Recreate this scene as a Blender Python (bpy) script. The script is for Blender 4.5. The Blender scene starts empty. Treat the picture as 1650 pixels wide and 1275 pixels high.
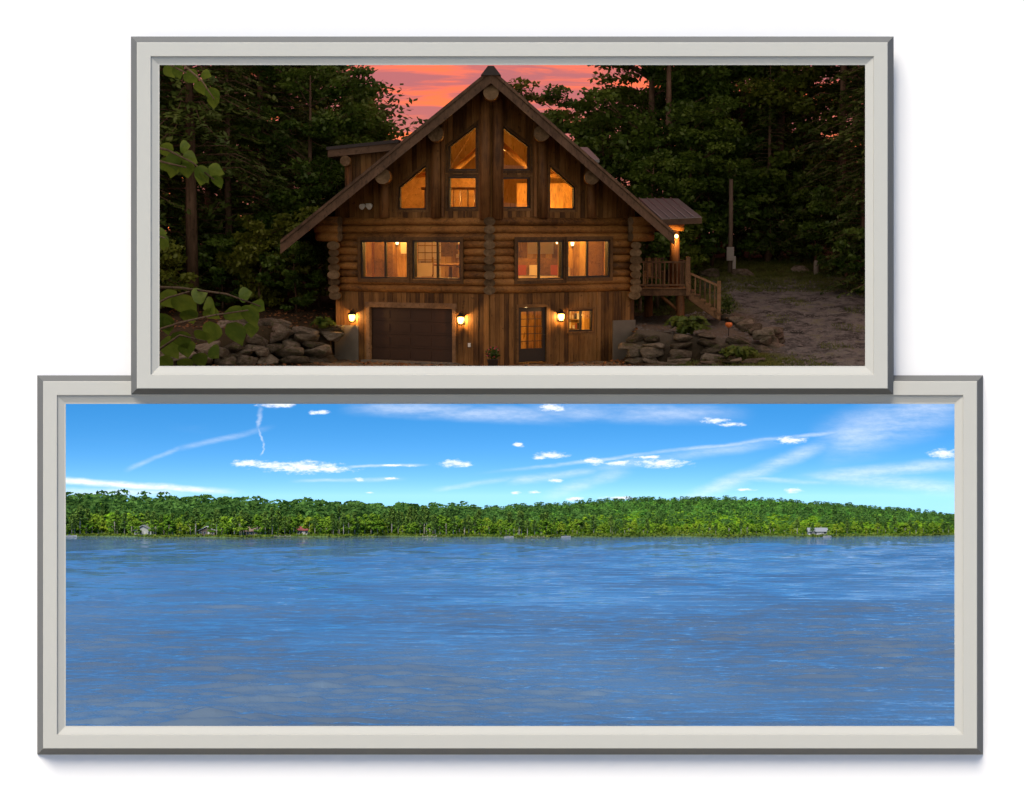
import bpy, math, random
import numpy as np
from mathutils import Matrix, Vector

# ------------------------------------------------------------------ camera, world, sun, exposure
scene = bpy.context.scene
COL = scene.collection
F = 3600.0            # focal length in photograph pixels (photograph is 1650 px wide)
PCX, HY = 825.0, 798.5
CAM_Y = -36.0

cam_d = bpy.data.cameras.new('camera')
cam = bpy.data.objects.new('camera', cam_d)
COL.objects.link(cam)
cam.location = (0, CAM_Y, 0)
cam.rotation_euler = (math.radians(90), 0, 0)
cam_d.sensor_width = 36.0
cam_d.lens = 36.0 * F / 1650.0
cam_d.shift_y = (HY - 637.5) / 1650.0
cam_d.clip_start = 0.5
cam_d.clip_end = 30000
scene.camera = cam

SUN = Vector((-0.27, -0.63, 0.74)).normalized()     # direction towards the sun
SKY_STRENGTH = 0.138
SUN_EL = math.asin(SUN.z)
SUN_AZ = math.atan2(SUN.x, SUN.y)

world = bpy.data.worlds.new('World')
scene.world = world
world.use_nodes = True
WT = world.node_tree
WT.nodes.clear()


class NB:
    """small helper to write node graphs"""
    def __init__(self, tree):
        self.t = tree

    def n(self, typ, **kw):
        nd = self.t.nodes.new(typ)
        for k, v in kw.items():
            setattr(nd, k, v)
        return nd

    def put(self, sock, v):
        if hasattr(v, 'is_output'):
            self.t.links.new(v, sock)
        elif v is not None:
            if isinstance(v, (tuple, list)) and sock.type == 'RGBA' and len(v) == 3:
                v = (*v, 1)
            sock.default_value = v

    def m(self, op, a, b=None, c=None, clamp=False):
        nd = self.n('ShaderNodeMath', operation=op, use_clamp=clamp)
        self.put(nd.inputs[0], a)
        if b is not None:
            self.put(nd.inputs[1], b)
        if c is not None:
            self.put(nd.inputs[2], c)
        return nd.outputs[0]

    def vm(self, op, a, b=None):
        nd = self.n('ShaderNodeVectorMath', operation=op)
        self.put(nd.inputs[0], a)
        if b is not None:
            self.put(nd.inputs[1], b)
        return nd.outputs['Value'] if op in ('LENGTH', 'DOT_PRODUCT', 'DISTANCE') else nd.outputs[0]

    def xyz(self, v):
        nd = self.n('ShaderNodeSeparateXYZ')
        self.put(nd.inputs[0], v)
        return nd.outputs

    def comb(self, x, y, z):
        nd = self.n('ShaderNodeCombineXYZ')
        for i, v in enumerate((x, y, z)):
            self.put(nd.inputs[i], v)
        return nd.outputs[0]

    def step(self, v, a, b, lo=0.0, hi=1.0, smooth=True):
        nd = self.n('ShaderNodeMapRange')
        nd.interpolation_type = 'SMOOTHSTEP' if smooth else 'LINEAR'
        nd.clamp = True
        self.put(nd.inputs[0], v)
        for i, q in enumerate((a, b, lo, hi)):
            self.put(nd.inputs[i + 1], q)
        return nd.outputs[0]

    def noise(self, vec, scale, detail=4, rough=0.55, dist=0.0, col=False):
        nd = self.n('ShaderNodeTexNoise')
        if vec is not None:
            self.put(nd.inputs['Vector'], vec)
        nd.inputs['Scale'].default_value = scale
        nd.inputs['Detail'].default_value = detail
        nd.inputs['Roughness'].default_value = rough
        nd.inputs['Distortion'].default_value = dist
        return nd.outputs['Color' if col else 'Fac']

    def mix(self, fac, a, b, mode='MIX'):
        nd = self.n('ShaderNodeMix', data_type='RGBA', blend_type=mode)
        self.put(nd.inputs[0], fac)
        self.put(nd.inputs[6], a)
        self.put(nd.inputs[7], b)
        return nd.outputs[2]

    def ramp(self, fac, stops):
        nd = self.n('ShaderNodeValToRGB')
        cr = nd.color_ramp
        while len(cr.elements) < len(stops):
            cr.elements.new(0.5)
        for e, (p, c) in zip(cr.elements, stops):
            e.position = p
            e.color = (*c, 1)
        self.put(nd.inputs[0], fac)
        return nd.outputs[0]


def build_world():
    b = NB(WT)
    tc = b.n('ShaderNodeTexCoord')
    d = b.vm('NORMALIZE', tc.outputs['Generated'])
    x, y, z = b.xyz(d)
    # the blue deepens quickly above the skyline
    zz = b.m('MULTIPLY_ADD', b.m('SUBTRACT', 1.0, b.m('EXPONENT', b.m('MULTIPLY', b.m('MAXIMUM', z, 0.0), -19.0))), 0.33, 0.11)
    zz = b.m('ADD', zz, b.m('MULTIPLY', b.m('MAXIMUM', z, 0.0), 0.6))
    dv = b.vm('NORMALIZE', b.comb(x, y, zz))
    sky = b.n('ShaderNodeTexSky', sky_type='NISHITA')
    sky.sun_disc = False
    sky.sun_elevation = SUN_EL
    sky.sun_rotation = SUN_AZ
    sky.altitude = 300
    sky.air_density = 1.0
    sky.dust_density = 0.2
    sky.ozone_density = 3.0
    b.put(sky.inputs[0], dv)
    hs = b.n('ShaderNodeHueSaturation')
    hs.inputs['Saturation'].default_value = 1.42
    hs.inputs['Value'].default_value = 1.0
    b.put(hs.inputs['Color'], sky.outputs[0])
    col = hs.outputs[0]
    # thin high cloud, all round the sky
    ys = b.m('MAXIMUM', b.m('ABSOLUTE', y), 0.05)
    pv = b.comb(b.m('MULTIPLY', x, 1.0), b.m('MULTIPLY', y, 1.0), b.m('MULTIPLY', z, 7.0))
    wisp = b.noise(b.vm('ADD', pv, b.vm('MULTIPLY', b.noise(pv, 3.0, 3, col=True), (0.25, 0.25, 0.6))), 7.0, 6, 0.62)
    big = b.noise(pv, 2.2, 2)
    cir = b.m('MULTIPLY', b.step(wisp, 0.46, 0.80), b.step(big, 0.40, 0.62))
    cir = b.m('MULTIPLY', cir, 0.40)
    # clouds over the far shore, in angles from the lake's axis
    U = b.m('MULTIPLY', b.m('DIVIDE', x, ys), F)
    V = b.m('MULTIPLY', b.m('DIVIDE', z, ys), F)
    front = b.step(y, 0.3, 0.6)
    P = b.comb(U, V, 0.0)
    wob = b.noise(b.vm('MULTIPLY', P, (0.012, 0.03, 1)), 1.0, 5, 0.6, col=True)
    Pw = b.vm('ADD', P, b.vm('MULTIPLY', b.vm('SUBTRACT', wob, (0.5, 0.5, 0.5)), (26.0, 9.0, 0)))
    clouds = [(402, 746, 30, 6), (438, 750, 34, 7), (490, 753, 70, 10), (525, 756, 50, 6), (733, 748, 27, 7), (890, 733, 27, 6), (868, 737, 14, 4),
              (958, 743, 22, 7), (1000, 746, 24, 5), (1065, 747, 50, 8), (1045, 737, 20, 3), (897, 774, 14, 3.5),
              (1274, 709, 27, 6), (1150, 678, 22, 5), (1180, 684, 22, 4), (890, 657, 28, 8), (835, 717, 10, 4),
              (1522, 731, 26, 8), (1280, 791, 16, 4), (1195, 790, 20, 2.5), (858, 794, 11, 3), (828, 794, 9, 3),
              (928, 804, 16, 4), (515, 664, 18, 4), (450, 652, 34, 5), (577, 772, 9, 3), (630, 771, 14, 2), (597, 793, 8, 2),
              (640, 751, 40, 2), (1000, 803, 30, 3)]
    acc = None
    for (cx, cy, a, h) in clouds:
        l = b.vm('LENGTH', b.vm('MULTIPLY', b.vm('SUBTRACT', Pw, (cx - PCX, HY - cy, 0)), (1 / a, 1 / h, 0)))
        acc = l if acc is None else b.m('MINIMUM', acc, l)
    cn = b.noise(b.vm('MULTIPLY', P, (0.06, 0.17, 1)), 1.0, 6, 0.7)
    cum = b.step(b.m('ADD', b.m('SUBTRACT', 1.12, acc), b.m('MULTIPLY', b.m('SUBTRACT', cn, 0.5), 2.4)), -0.05, 1.05)
    # vapour trails and long streaks: start, end, half width, strength
    trails = [(60, 772, 360, 792, 5, .95), (90, 792, 300, 794, 7, .5), (205, 758, 290, 722, 4.0, .24), (285, 724, 430, 690, 4.5, .20), (420, 655, 416, 690, 3.5, .32),
              (417, 690, 424, 712, 1.8, .42), (424, 712, 421, 732, 1.6, .38), (1100, 808, 1340, 712, 11, .34), (1330, 716, 1560, 640, 34, .34),
              (820, 758, 1420, 688, 3, .35), (820, 776, 960, 760, 6, .3), (880, 800, 1010, 757, 10, .25), (960, 755, 1250, 712, 8, .25),
              (1300, 770, 1560, 745, 10, .35), (1330, 765, 1560, 790, 12, .30), (560, 752, 680, 750, 2, .5), (700, 790, 830, 770, 4, .2),
              (570, 655, 900, 672, 12, .35), (850, 662, 1180, 668, 14, .30), (480, 775, 640, 772, 3, .25), (1180, 770, 1330, 778, 4, .3)]
    tacc = None
    streak = b.noise(b.vm('MULTIPLY', P, (0.010, 0.055, 1)), 1.0, 5, 0.6)
    for (x0, y0, x1, y1, w, s) in trails:
        A = Vector((x0 - PCX, HY - y0, 0)); B = Vector((x1 - PCX, HY - y1, 0))
        L = (B - A).length
        e = (B - A) / L
        q = b.vm('SUBTRACT', Pw, tuple(A))
        t = b.vm('DOT_PRODUCT', q, tuple(e))
        sdist = b.m('ABSOLUTE', b.vm('DOT_PRODUCT', q, (-e.y, e.x, 0)))
        mk = b.m('MULTIPLY', b.step(sdist, w * 1.6, 0.0), b.m('MULTIPLY', b.step(t, -0.12 * L, 0.2 * L), b.step(t, 1.15 * L, 0.75 * L)))
        mk = b.m('MULTIPLY', mk, s)
        tacc = mk if tacc is None else b.m('MAXIMUM', tacc, mk)
    tacc = b.m('MULTIPLY', tacc, b.step(streak, 0.25, 0.65, 0.35, 1.15))
    local = b.m('MULTIPLY', b.m('MAXIMUM', b.m('MULTIPLY', cum, 0.95), tacc), front)
    cov = b.m('MAXIMUM', cir, local, clamp=True)
    shade = b.mix(b.step(cn, 0.3, 0.7), (5.4, 5.9, 6.8), (7.6, 7.7, 7.8))
    plain = b.mix(cir, col, (6.4, 6.8, 7.4))
    full = b.mix(cov, col, shade)
    # both branches are the same sky; the cloud list is only worked out where those clouds are
    near = b.m('MULTIPLY', b.m('GREATER_THAN', y, 0.3), b.m('MULTIPLY', b.m('LESS_THAN', b.m('ABSOLUTE', U), 1100.0), b.m('LESS_THAN', b.m('ABSOLUTE', V), 300.0)))
    bgs = []
    for c in (plain, full):
        bg = b.n('ShaderNodeBackground')
        b.put(bg.inputs[0], c)
        bg.inputs[1].default_value = SKY_STRENGTH
        bgs.append(bg)
    mx = b.n('ShaderNodeMixShader')
    WT.links.new(near, mx.inputs[0]); WT.links.new(bgs[0].outputs[0], mx.inputs[1]); WT.links.new(bgs[1].outputs[0], mx.inputs[2])
    out = b.n('ShaderNodeOutputWorld')
    WT.links.new(mx.outputs[0], out.inputs[0])


build_world()

sun_d = bpy.data.lights.new('sun', 'SUN')
sun_d.energy = 4.8
sun_d.angle = math.radians(32)
sun_d.color = (1.0, 0.93, 0.83)
sun = bpy.data.objects.new('sun', sun_d)
COL.objects.link(sun)
sun.rotation_euler = (-SUN).to_track_quat('-Z', 'Y').to_euler()
sun.location = (-20, -50, 60)

scene.view_settings.view_transform = 'Standard'
scene.view_settings.look = 'None'
scene.view_settings.gamma = 1.0
scene.view_settings.exposure = 0.3
scene.view_settings.use_curve_mapping = False
scene.render.engine = 'CYCLES'
scene.cycles.use_denoising = True
scene.cycles.max_bounces = 6
scene.cycles.use_adaptive_sampling = True
scene.cycles.adaptive_threshold = 0.02
scene.cycles.diffuse_bounces = 3
scene.cycles.glossy_bounces = 3
scene.cycles.transparent_max_bounces = 12
scene.cycles.sample_clamp_indirect = 4.0

rng = np.random.default_rng(7)
random.seed(7)

# ------------------------------------------------------------------ coordinates
TH = math.atan((HY - 360.0) / F)       # the cabin's hillside lies this much steeper than the lake
CS, SN = math.cos(TH), math.sin(TH)
T = Matrix(((1, 0, 0, 0), (0, CS, -SN, CAM_Y), (0, SN, CS, 0), (0, 0, 0, 1)))
CAMV = Vector((0, CAM_Y, 0))


def W(px, py, y):
    """point on the vertical plane at world y"""
    d = y - CAM_Y
    return Vector(((px - PCX) / F * d, y, (HY - py) / F * d))


def K(px, py, Y):
    """point of the cabin's hillside at its own depth Y"""
    r = (HY - py) / F
    Z = Y * (r * CS - SN) / (CS + r * SN)
    return Vector(((px - PCX) / F * (Y * CS - Z * SN), Y, Z))


def Kray(px, py):
    a = (px - PCX) / F
    b = (HY - py) / F
    return Vector((a, CS + SN * b, -SN + CS * b))


# ------------------------------------------------------------------ mesh helpers
class MB:
    def __init__(self):
        self.v = []; self.f = []; self.mi = []; self.sm = []

    def add(self, vs, fs, mi=0, smooth=False):
        o = len(self.v)
        self.v += [tuple(p) for p in vs]
        for f in fs:
            self.f.append(tuple(i + o for i in f)); self.mi.append(mi); self.sm.append(smooth)

    def hexa(self, p, mi=0):
        """p: 8 corners, bottom ring then top ring"""
        self.add(p, [(3, 2, 1, 0), (4, 5, 6, 7), (0, 1, 5, 4), (1, 2, 6, 5), (2, 3, 7, 6), (3, 0, 4, 7)], mi)

    def box(self, x0, x1, y0, y1, z0, z1, mi=0):
        self.hexa([(x0, y0, z0), (x1, y0, z0), (x1, y1, z0), (x0, y1, z0), (x0, y0, z1), (x1, y0, z1), (x1, y1, z1), (x0, y1, z1)], mi)

    def prism(self, poly, off, mi=0):
        """poly: list of 3D points, off: extrusion vector"""
        n = len(poly)
        off = Vector(off)
        vs = [Vector(p) for p in poly] + [Vector(p) + off for p in poly]
        fs = [tuple(range(n))[::-1], tuple(range(n, 2 * n))] + [(i, (i + 1) % n, n + (i + 1) % n, n + i) for i in range(n)]
        self.add(vs, fs, mi)

    def tube(self, pts, rad, n=8, mi=0, cap=0, smooth=True, jit=0.0, flat=1.0):
        pts = [Vector(p) for p in pts]
        if not isinstance(rad, (list, tuple)):
            rad = [rad] * len(pts)
        o = len(self.v)
        prev = None
        for i, p in enumerate(pts):
            d = (pts[min(i + 1, len(pts) - 1)] - pts[max(i - 1, 0)]).normalized()
            if prev is None:
                a = d.orthogonal().normalized()
            else:
                a = (prev - d * prev.dot(d)).normalized()
            prev = a
            c = d.cross(a)
            for k in range(n):
                t = 2 * math.pi * k / n
                r = rad[i] * (1 + random.uniform(-jit, jit))
                q = a * (math.cos(t) * r) + c * (math.sin(t) * r)
                q.z *= flat
                self.v.append(tuple(p + q))
        for i in range(len(pts) - 1):
            for k in range(n):
                k2 = (k + 1) % n
                self.f.append((o + i * n + k, o + i * n + k2, o + (i + 1) * n + k2, o + (i + 1) * n + k)); self.mi.append(mi); self.sm.append(smooth)
        e = o + (len(pts) - 1) * n
        self.f.append(tuple(o + k for k in range(n))[::-1]); self.mi.append(cap); self.sm.append(False)
        self.f.append(tuple(e + k for k in range(n))); self.mi.append(cap); self.sm.append(False)

    def lathe(self, c, prof, n=10, mi=0, smooth=True):
        """prof: (r, z) pairs bottom to top round point c"""
        c = Vector(c)
        o = len(self.v)
        for r, z in prof:
            for k in range(n):
                t = 2 * math.pi * k / n
                self.v.append((c.x + r * math.cos(t), c.y + r * math.sin(t), c.z + z))
        for i in range(len(prof) - 1):
            for k in range(n):
                k2 = (k + 1) % n
                self.f.append((o + i * n + k, o + i * n + k2, o + (i + 1) * n + k2, o + (i + 1) * n + k)); self.mi.append(mi); self.sm.append(smooth)
        self.f.append(tuple(o + k for k in range(n))[::-1]); self.mi.append(mi); self.sm.append(False)
        e = o + (len(prof) - 1) * n
        self.f.append(tuple(e + k for k in range(n))); self.mi.append(mi); self.sm.append(False)

    def mesh(self, name, mats, off=None):
        me = bpy.data.meshes.new(name)
        v = self.v if off is None else [(a - off[0], b - off[1], c - off[2]) for a, b, c in self.v]
        me.from_pydata(v, [], self.f)
        if not isinstance(mats, (list, tuple)):
            mats = [mats]
        for m in mats:
            me.materials.append(m)
        me.polygons.foreach_set('material_index', self.mi)
        me.polygons.foreach_set('use_smooth', self.sm)
        me.update()
        return me


def np_mesh(name, V, Q, mat, tint=None):
    """quad mesh from arrays; tint: one colour per vertex (one tone per tree)"""
    V = np.ascontiguousarray(V, dtype=np.float32); Q = np.ascontiguousarray(Q, dtype=np.int32)
    me = bpy.data.meshes.new(name)
    me.vertices.add(len(V)); me.vertices.foreach_set('co', V.ravel())
    k = Q.shape[1]
    me.loops.add(Q.size); me.loops.foreach_set('vertex_index', Q.ravel())
    me.polygons.add(len(Q)); me.polygons.foreach_set('loop_start', np.arange(0, Q.size, k, dtype=np.int32))
    me.update(calc_edges=True)
    me.materials.append(mat)
    if tint is not None:
        at = me.attributes.new('tint', 'FLOAT_COLOR', 'POINT')
        at.data.foreach_set('color', np.ascontiguousarray(np.hstack([tint, np.ones((len(tint), 1))]), dtype=np.float32).ravel())
    return me


def link(name, me, parent=None, M=None):
    o = bpy.data.objects.new(name, me)
    COL.objects.link(o)
    if parent is not None:
        o.parent = parent
    if M is not None:
        o.matrix_basis = M
    return o


def tag(o, label=None, cat=None, group=None, kind=None):
    if label: o['label'] = label
    if cat: o['category'] = cat
    if group: o['group'] = group
    if kind: o['kind'] = kind
    return o


def empty(name, M, label, cat, group=None):
    o = bpy.data.objects.new(name, None)
    o.empty_display_size = 0.2
    COL.objects.link(o)
    o.matrix_basis = M
    return tag(o, label, cat, group)


def TL(p, rz=0.0, s=1.0):
    return T @ Matrix.Translation(Vector(p)) @ Matrix.Rotation(rz, 4, 'Z') @ Matrix.Scale(s, 4)


def WL(p, rz=0.0, s=1.0):
    return Matrix.Translation(Vector(p)) @ Matrix.Rotation(rz, 4, 'Z') @ Matrix.Scale(s, 4)


# ------------------------------------------------------------------ materials
def mat(name):
    m = bpy.data.materials.new(name)
    m.use_nodes = True
    m.node_tree.nodes.clear()
    b = NB(m.node_tree)
    out = b.n('ShaderNodeOutputMaterial')
    return m, b, out


def principled(b, out, col, rough=0.7, bump=None, bstr=0.3, bdist=0.02, spec=0.4, metal=0.0):
    p = b.n('ShaderNodeBsdfPrincipled')
    b.put(p.inputs['Base Color'], col)
    b.put(p.inputs['Roughness'], rough)
    p.inputs['Metallic'].default_value = metal
    p.inputs['Specular IOR Level'].default_value = spec
    if bump is not None:
        bn = b.n('ShaderNodeBump')
        bn.inputs['Strength'].default_value = bstr
        bn.inputs['Distance'].default_value = bdist
        b.put(bn.inputs['Height'], bump)
        b.t.links.new(bn.outputs[0], p.inputs['Normal'])
    b.t.links.new(p.outputs[0], out.inputs[0])
    return p


def simple(name, col, rough=0.7, var=0.12, scale=6.0, spec=0.4, metal=0.0, bstr=0.15):
    m, b, out = mat(name)
    tc = b.n('ShaderNodeTexCoord')
    nz = b.noise(tc.outputs['Object'], scale, 5)
    c = b.mix(nz, tuple(x * (1 - var) for x in col), tuple(min(1, x * (1 + var)) for x in col))
    principled(b, out, c, rough, nz, bstr, 0.01, spec, metal)
    return m


def wood(name, dark, mid, light, stretch, scale=3.0, rough=0.6, rnd=0.5, bstr=0.4):
    m, b, out = mat(name)
    tc = b.n('ShaderNodeTexCoord')
    oi = b.n('ShaderNodeObjectInfo')
    v = b.vm('ADD', b.vm('MULTIPLY', tc.outputs['Object'], stretch), b.comb(b.m('MULTIPLY', oi.outputs['Random'], 37.0), 0.0, b.m('MULTIPLY', oi.outputs['Random'], 11.0)))
    g = b.noise(v, scale, 6, 0.65, 0.6)
    blot = b.noise(tc.outputs['Object'], 0.9, 3)
    f = b.m('ADD', b.m('MULTIPLY', g, 0.75), b.m('MULTIPLY', b.m('SUBTRACT', blot, 0.5), 0.7))
    f = b.m('ADD', f, b.m('MULTIPLY', b.m('SUBTRACT', oi.outputs['Random'], 0.5), rnd), clamp=True)
    c = b.ramp(f, [(0.12, dark), (0.45, mid), (0.85, light)])
    crack = b.step(b.noise(b.vm('MULTIPLY', v, (1.0, 1.0, 1.0)), scale * 2.3, 3, 0.5, 0.3), 0.60, 0.68)
    spot = b.step(b.noise(tc.outputs['Object'], 5.0, 2), 0.66, 0.74)
    c = b.mix(b.m('MULTIPLY', b.m('MAXIMUM', crack, spot), 0.6), c, tuple(q * 0.5 for q in dark))
    principled(b, out, c, rough, g, bstr, 0.02, 0.25)
    return m


M_WALL = simple('white_plaster', (0.70, 0.675, 0.635), 0.9, 0.006, 1.2, 0.1, bstr=0.02)
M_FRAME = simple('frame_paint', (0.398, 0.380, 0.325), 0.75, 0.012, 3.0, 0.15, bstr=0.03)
M_BEVEL_SHADE = simple('bevel_shade_paint', (0.120, 0.118, 0.108), 0.7, 0.03, 3.0, 0.15, bstr=0.03)  # frame colour darkened to stand in for shade on the outer bevel
M_LOG = wood('log_wood', (0.070, 0.030, 0.009), (0.29, 0.130, 0.034), (0.46, 0.24, 0.080), (0.5, 7, 7), 2.0, 0.6, 0.35)
M_BOARD = wood('barn_board', (0.060, 0.027, 0.009), (0.205, 0.098, 0.028), (0.36, 0.19, 0.07), (9, 9, 0.6), 1.6, 0.65, 0.42)
M_POST = wood('post_wood', (0.060, 0.026, 0.010), (0.21, 0.095, 0.032), (0.35, 0.18, 0.07), (7, 7, 0.5), 1.6, 0.6, 0.2)
M_SOFFIT = wood('soffit_board', (0.09, 0.036, 0.011), (0.28, 0.12, 0.035), (0.42, 0.21, 0.075), (4, 0.5, 4), 2.0, 0.55, 0.6)
M_FASCIA = wood('fascia_board', (0.045, 0.028, 0.018), (0.125, 0.080, 0.052), (0.22, 0.15, 0.10), (0.8, 4, 0.9), 2.5, 0.7, 0.2)
M_CASING = wood('casing_wood', (0.050, 0.026, 0.010), (0.15, 0.075, 0.026), (0.25, 0.13, 0.05), (3, 3, 3), 2.0, 0.6, 0.4)
M_DECK = wood('deck_wood', (0.075, 0.042, 0.022), (0.22, 0.125, 0.062), (0.36, 0.22, 0.12), (3, 3, 3), 2.0, 0.65, 0.5)
M_PINE = wood('pine_panelling', (0.18, 0.085, 0.020), (0.47, 0.265, 0.070), (0.70, 0.46, 0.16), (4, 4, 0.8), 1.6, 0.5, 0.6)
M_PINE_D = wood('pine_furniture', (0.09, 0.045, 0.014), (0.20, 0.105, 0.032), (0.34, 0.19, 0.06), (3, 3, 3), 2.0, 0.5, 0.5)
M_BRONZE = simple('dark_bronze', (0.022, 0.018, 0.015), 0.45, 0.2, 8)
M_GARAGE = simple('brown_garage_steel', (0.034, 0.016, 0.009), 0.5, 0.15, 4)
M_ROOFTOP = simple('dark_roofing', (0.035, 0.030, 0.032), 0.7, 0.25, 6)
M_METALROOF = simple('mauve_metal_roof', (0.20, 0.185, 0.20), 0.35, 0.10, 2.0, 0.5, 0.5)
M_CONC = simple('grey_concrete', (0.17, 0.15, 0.125), 0.9, 0.30, 2.2)
M_CREAM = simple('cream_upholstery', (0.48, 0.40, 0.28), 0.9, 0.15, 4)
M_BLACK = simple('black_iron', (0.012, 0.011, 0.010), 0.4, 0.2, 9)
M_WHITE = simple('white_paint', (0.78, 0.77, 0.74), 0.5, 0.05, 4)
M_OFF = simple('off_white_paint', (0.40, 0.40, 0.38), 0.6, 0.08, 2)
M_POT = simple('dark_pot', (0.045, 0.035, 0.03), 0.7, 0.2, 4)


def log_end_mat():
    m, b, out = mat('cut_log_end')
    tc = b.n('ShaderNodeTexCoord')
    oi = b.n('ShaderNodeObjectInfo')
    nz = b.noise(tc.outputs['Object'], 9.0, 5, 0.7)
    big = b.noise(tc.outputs['Object'], 2.5, 3)
    f = b.m('ADD', b.m('MULTIPLY', nz, 0.6), b.m('MULTIPLY', big, 0.4))
    f = b.m('ADD', f, b.m('MULTIPLY', b.m('SUBTRACT', oi.outputs['Random'], 0.5), 0.25))
    c = b.ramp(f, [(0.28, (0.040, 0.024, 0.012)), (0.52, (0.115, 0.075, 0.042)), (0.75, (0.24, 0.165, 0.10))])
    principled(b, out, c, 0.85, nz, 0.5, 0.02, 0.15)
    return m


M_END = log_end_mat()


def glass_mat():
    m, b, out = mat('window_glass')
    tr = b.n('ShaderNodeBsdfTransparent')
    tr.inputs[0].default_value = (0.93, 0.93, 0.92, 1)
    gl = b.n('ShaderNodeBsdfGlossy')
    gl.inputs['Roughness'].default_value = 0.03
    fr = b.n('ShaderNodeFresnel')
    fr.inputs[0].default_value = 1.33
    mx = b.n('ShaderNodeMixShader')
    b.t.links.new(fr.outputs[0], mx.inputs[0]); b.t.links.new(tr.outputs[0], mx.inputs[1]); b.t.links.new(gl.outputs[0], mx.inputs[2])
    b.t.links.new(mx.outputs[0], out.inputs[0])
    return m


M_GLASS = glass_mat()


def emit_mat(name, col, strength):
    m, b, out = mat(name)
    e = b.n('ShaderNodeEmission')
    e.inputs[0].default_value = (*col, 1)
    e.inputs[1].default_value = strength
    b.t.links.new(e.outputs[0], out.inputs[0])
    return m


def lamp_glass():
    m, b, out = mat('lit_lantern_glass')
    e = b.n('ShaderNodeEmission'); e.inputs[0].default_value = (1.0, 0.50, 0.10, 1); e.inputs[1].default_value = 5.0
    tr = b.n('ShaderNodeBsdfTransparent')
    ad = b.n('ShaderNodeAddShader')
    b.t.links.new(e.outputs[0], ad.inputs[0]); b.t.links.new(tr.outputs[0], ad.inputs[1]); b.t.links.new(ad.outputs[0], out.inputs[0])
    return m


M_LANT = lamp_glass()
M_BULB = emit_mat('lamp_bulb', (1.0, 0.55, 0.16), 9.0)
M_BULB_IN = emit_mat('indoor_bulb', (1.0, 0.70, 0.30), 5.0)


def leaf_mat(name, dark, light, scale=0.5, tint=False, trans=0.3, rnd=0.5, hue=None, gloss=0.04):
    m, b, out = mat(name)
    tc = b.n('ShaderNodeTexCoord')
    oi = b.n('ShaderNodeObjectInfo')
    nz = b.noise(tc.outputs['Object'], scale, 3)
    f = b.m('ADD', b.step(nz, 0.3, 0.7), b.m('MULTIPLY', b.m('SUBTRACT', oi.outputs['Random'], 0.5), rnd), clamp=True)
    c = b.mix(f, dark, light)
    if hue:
        c = b.mix(b.step(oi.outputs['Random'], 0.55, 0.95), c, hue)
    if tint:
        at = b.n('ShaderNodeAttribute')
        at.attribute_name = 'tint'
        c = b.mix(1.0, c, at.outputs['Color'], 'MULTIPLY')
    df = b.n('ShaderNodeBsdfDiffuse'); b.put(df.inputs[0], c)
    tr = b.n('ShaderNodeBsdfTranslucent'); b.put(tr.inputs[0], c)
    mx = b.n('ShaderNodeMixShader'); mx.inputs[0].default_value = trans
    b.t.links.new(df.outputs[0], mx.inputs[1]); b.t.links.new(tr.outputs[0], mx.inputs[2])
    gl = b.n('ShaderNodeBsdfGlossy'); gl.inputs['Roughness'].default_value = 0.45; gl.inputs[0].default_value = (0.6, 0.6, 0.6, 1)
    m2 = b.n('ShaderNodeMixShader'); m2.inputs[0].default_value = gloss
    b.t.links.new(mx.outputs[0], m2.inputs[1]); b.t.links.new(gl.outputs[0], m2.inputs[2])
    b.t.links.new(m2.outputs[0], out.inputs[0])
    return m


M_MAPLE = leaf_mat('maple_leaves', (0.055, 0.120, 0.016), (0.140, 0.235, 0.032), 0.5, hue=(0.175, 0.215, 0.028))
M_HEML = leaf_mat('hemlock_needles', (0.040, 0.080, 0.016), (0.105, 0.160, 0.028), 0.5, trans=0.2)
M_NEARLEAF = leaf_mat('near_leaf', (0.085, 0.150, 0.018), (0.17, 0.235, 0.030), 2.0, trans=0.35, rnd=0.8)
M_FERN = leaf_mat('fern_green', (0.06, 0.11, 0.015), (0.15, 0.19, 0.03), 3.0)
M_GRASS = leaf_mat('grass_blades', (0.08, 0.12, 0.02), (0.16, 0.20, 0.04), 1.0)
M_SHORE_B = leaf_mat('shore_broadleaf', (0.115, 0.235, 0.020), (0.250, 0.38, 0.034), 0.25, trans=0.42, rnd=0.9, hue=(0.28, 0.37, 0.03), gloss=0.0)
M_SHORE_P = leaf_mat('shore_pine', (0.085, 0.170, 0.034), (0.175, 0.265, 0.046), 0.25, trans=0.3, rnd=0.6, gloss=0.0)
M_WOODMASS = leaf_mat('hillside_wood', (1.0, 1.0, 1.0), (1.5, 1.5, 1.5), 0.15, tint=True, trans=0.48, rnd=0.0, gloss=0.0)
M_BARK = wood('tree_bark', (0.05, 0.034, 0.022), (0.16, 0.105, 0.07), (0.28, 0.20, 0.14), (4, 4, 0.7), 2.0, 0.9, 0.3, 0.8)
M_BARK_S = simple('shore_bark', (0.40, 0.35, 0.29), 0.9, 0.3, 0.6)
M_RED = simple('pink_petal', (0.45, 0.05, 0.10), 0.7, 0.2)
M_THROW = simple('dark_red_throw', (0.22, 0.045, 0.03), 0.9, 0.2)
M_ORANGE = simple('orange_glass', (0.75, 0.20, 0.05), 0.4, 0.2)

# ------------------------------------------------------------------ white wall with two openings
UP = dict(o=(211, 59, 1440, 636), i=(257, 104, 1395, 592))
LO = dict(o=(60, 605, 1584, 1216), i=(106, 650, 1539, 1172))


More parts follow.
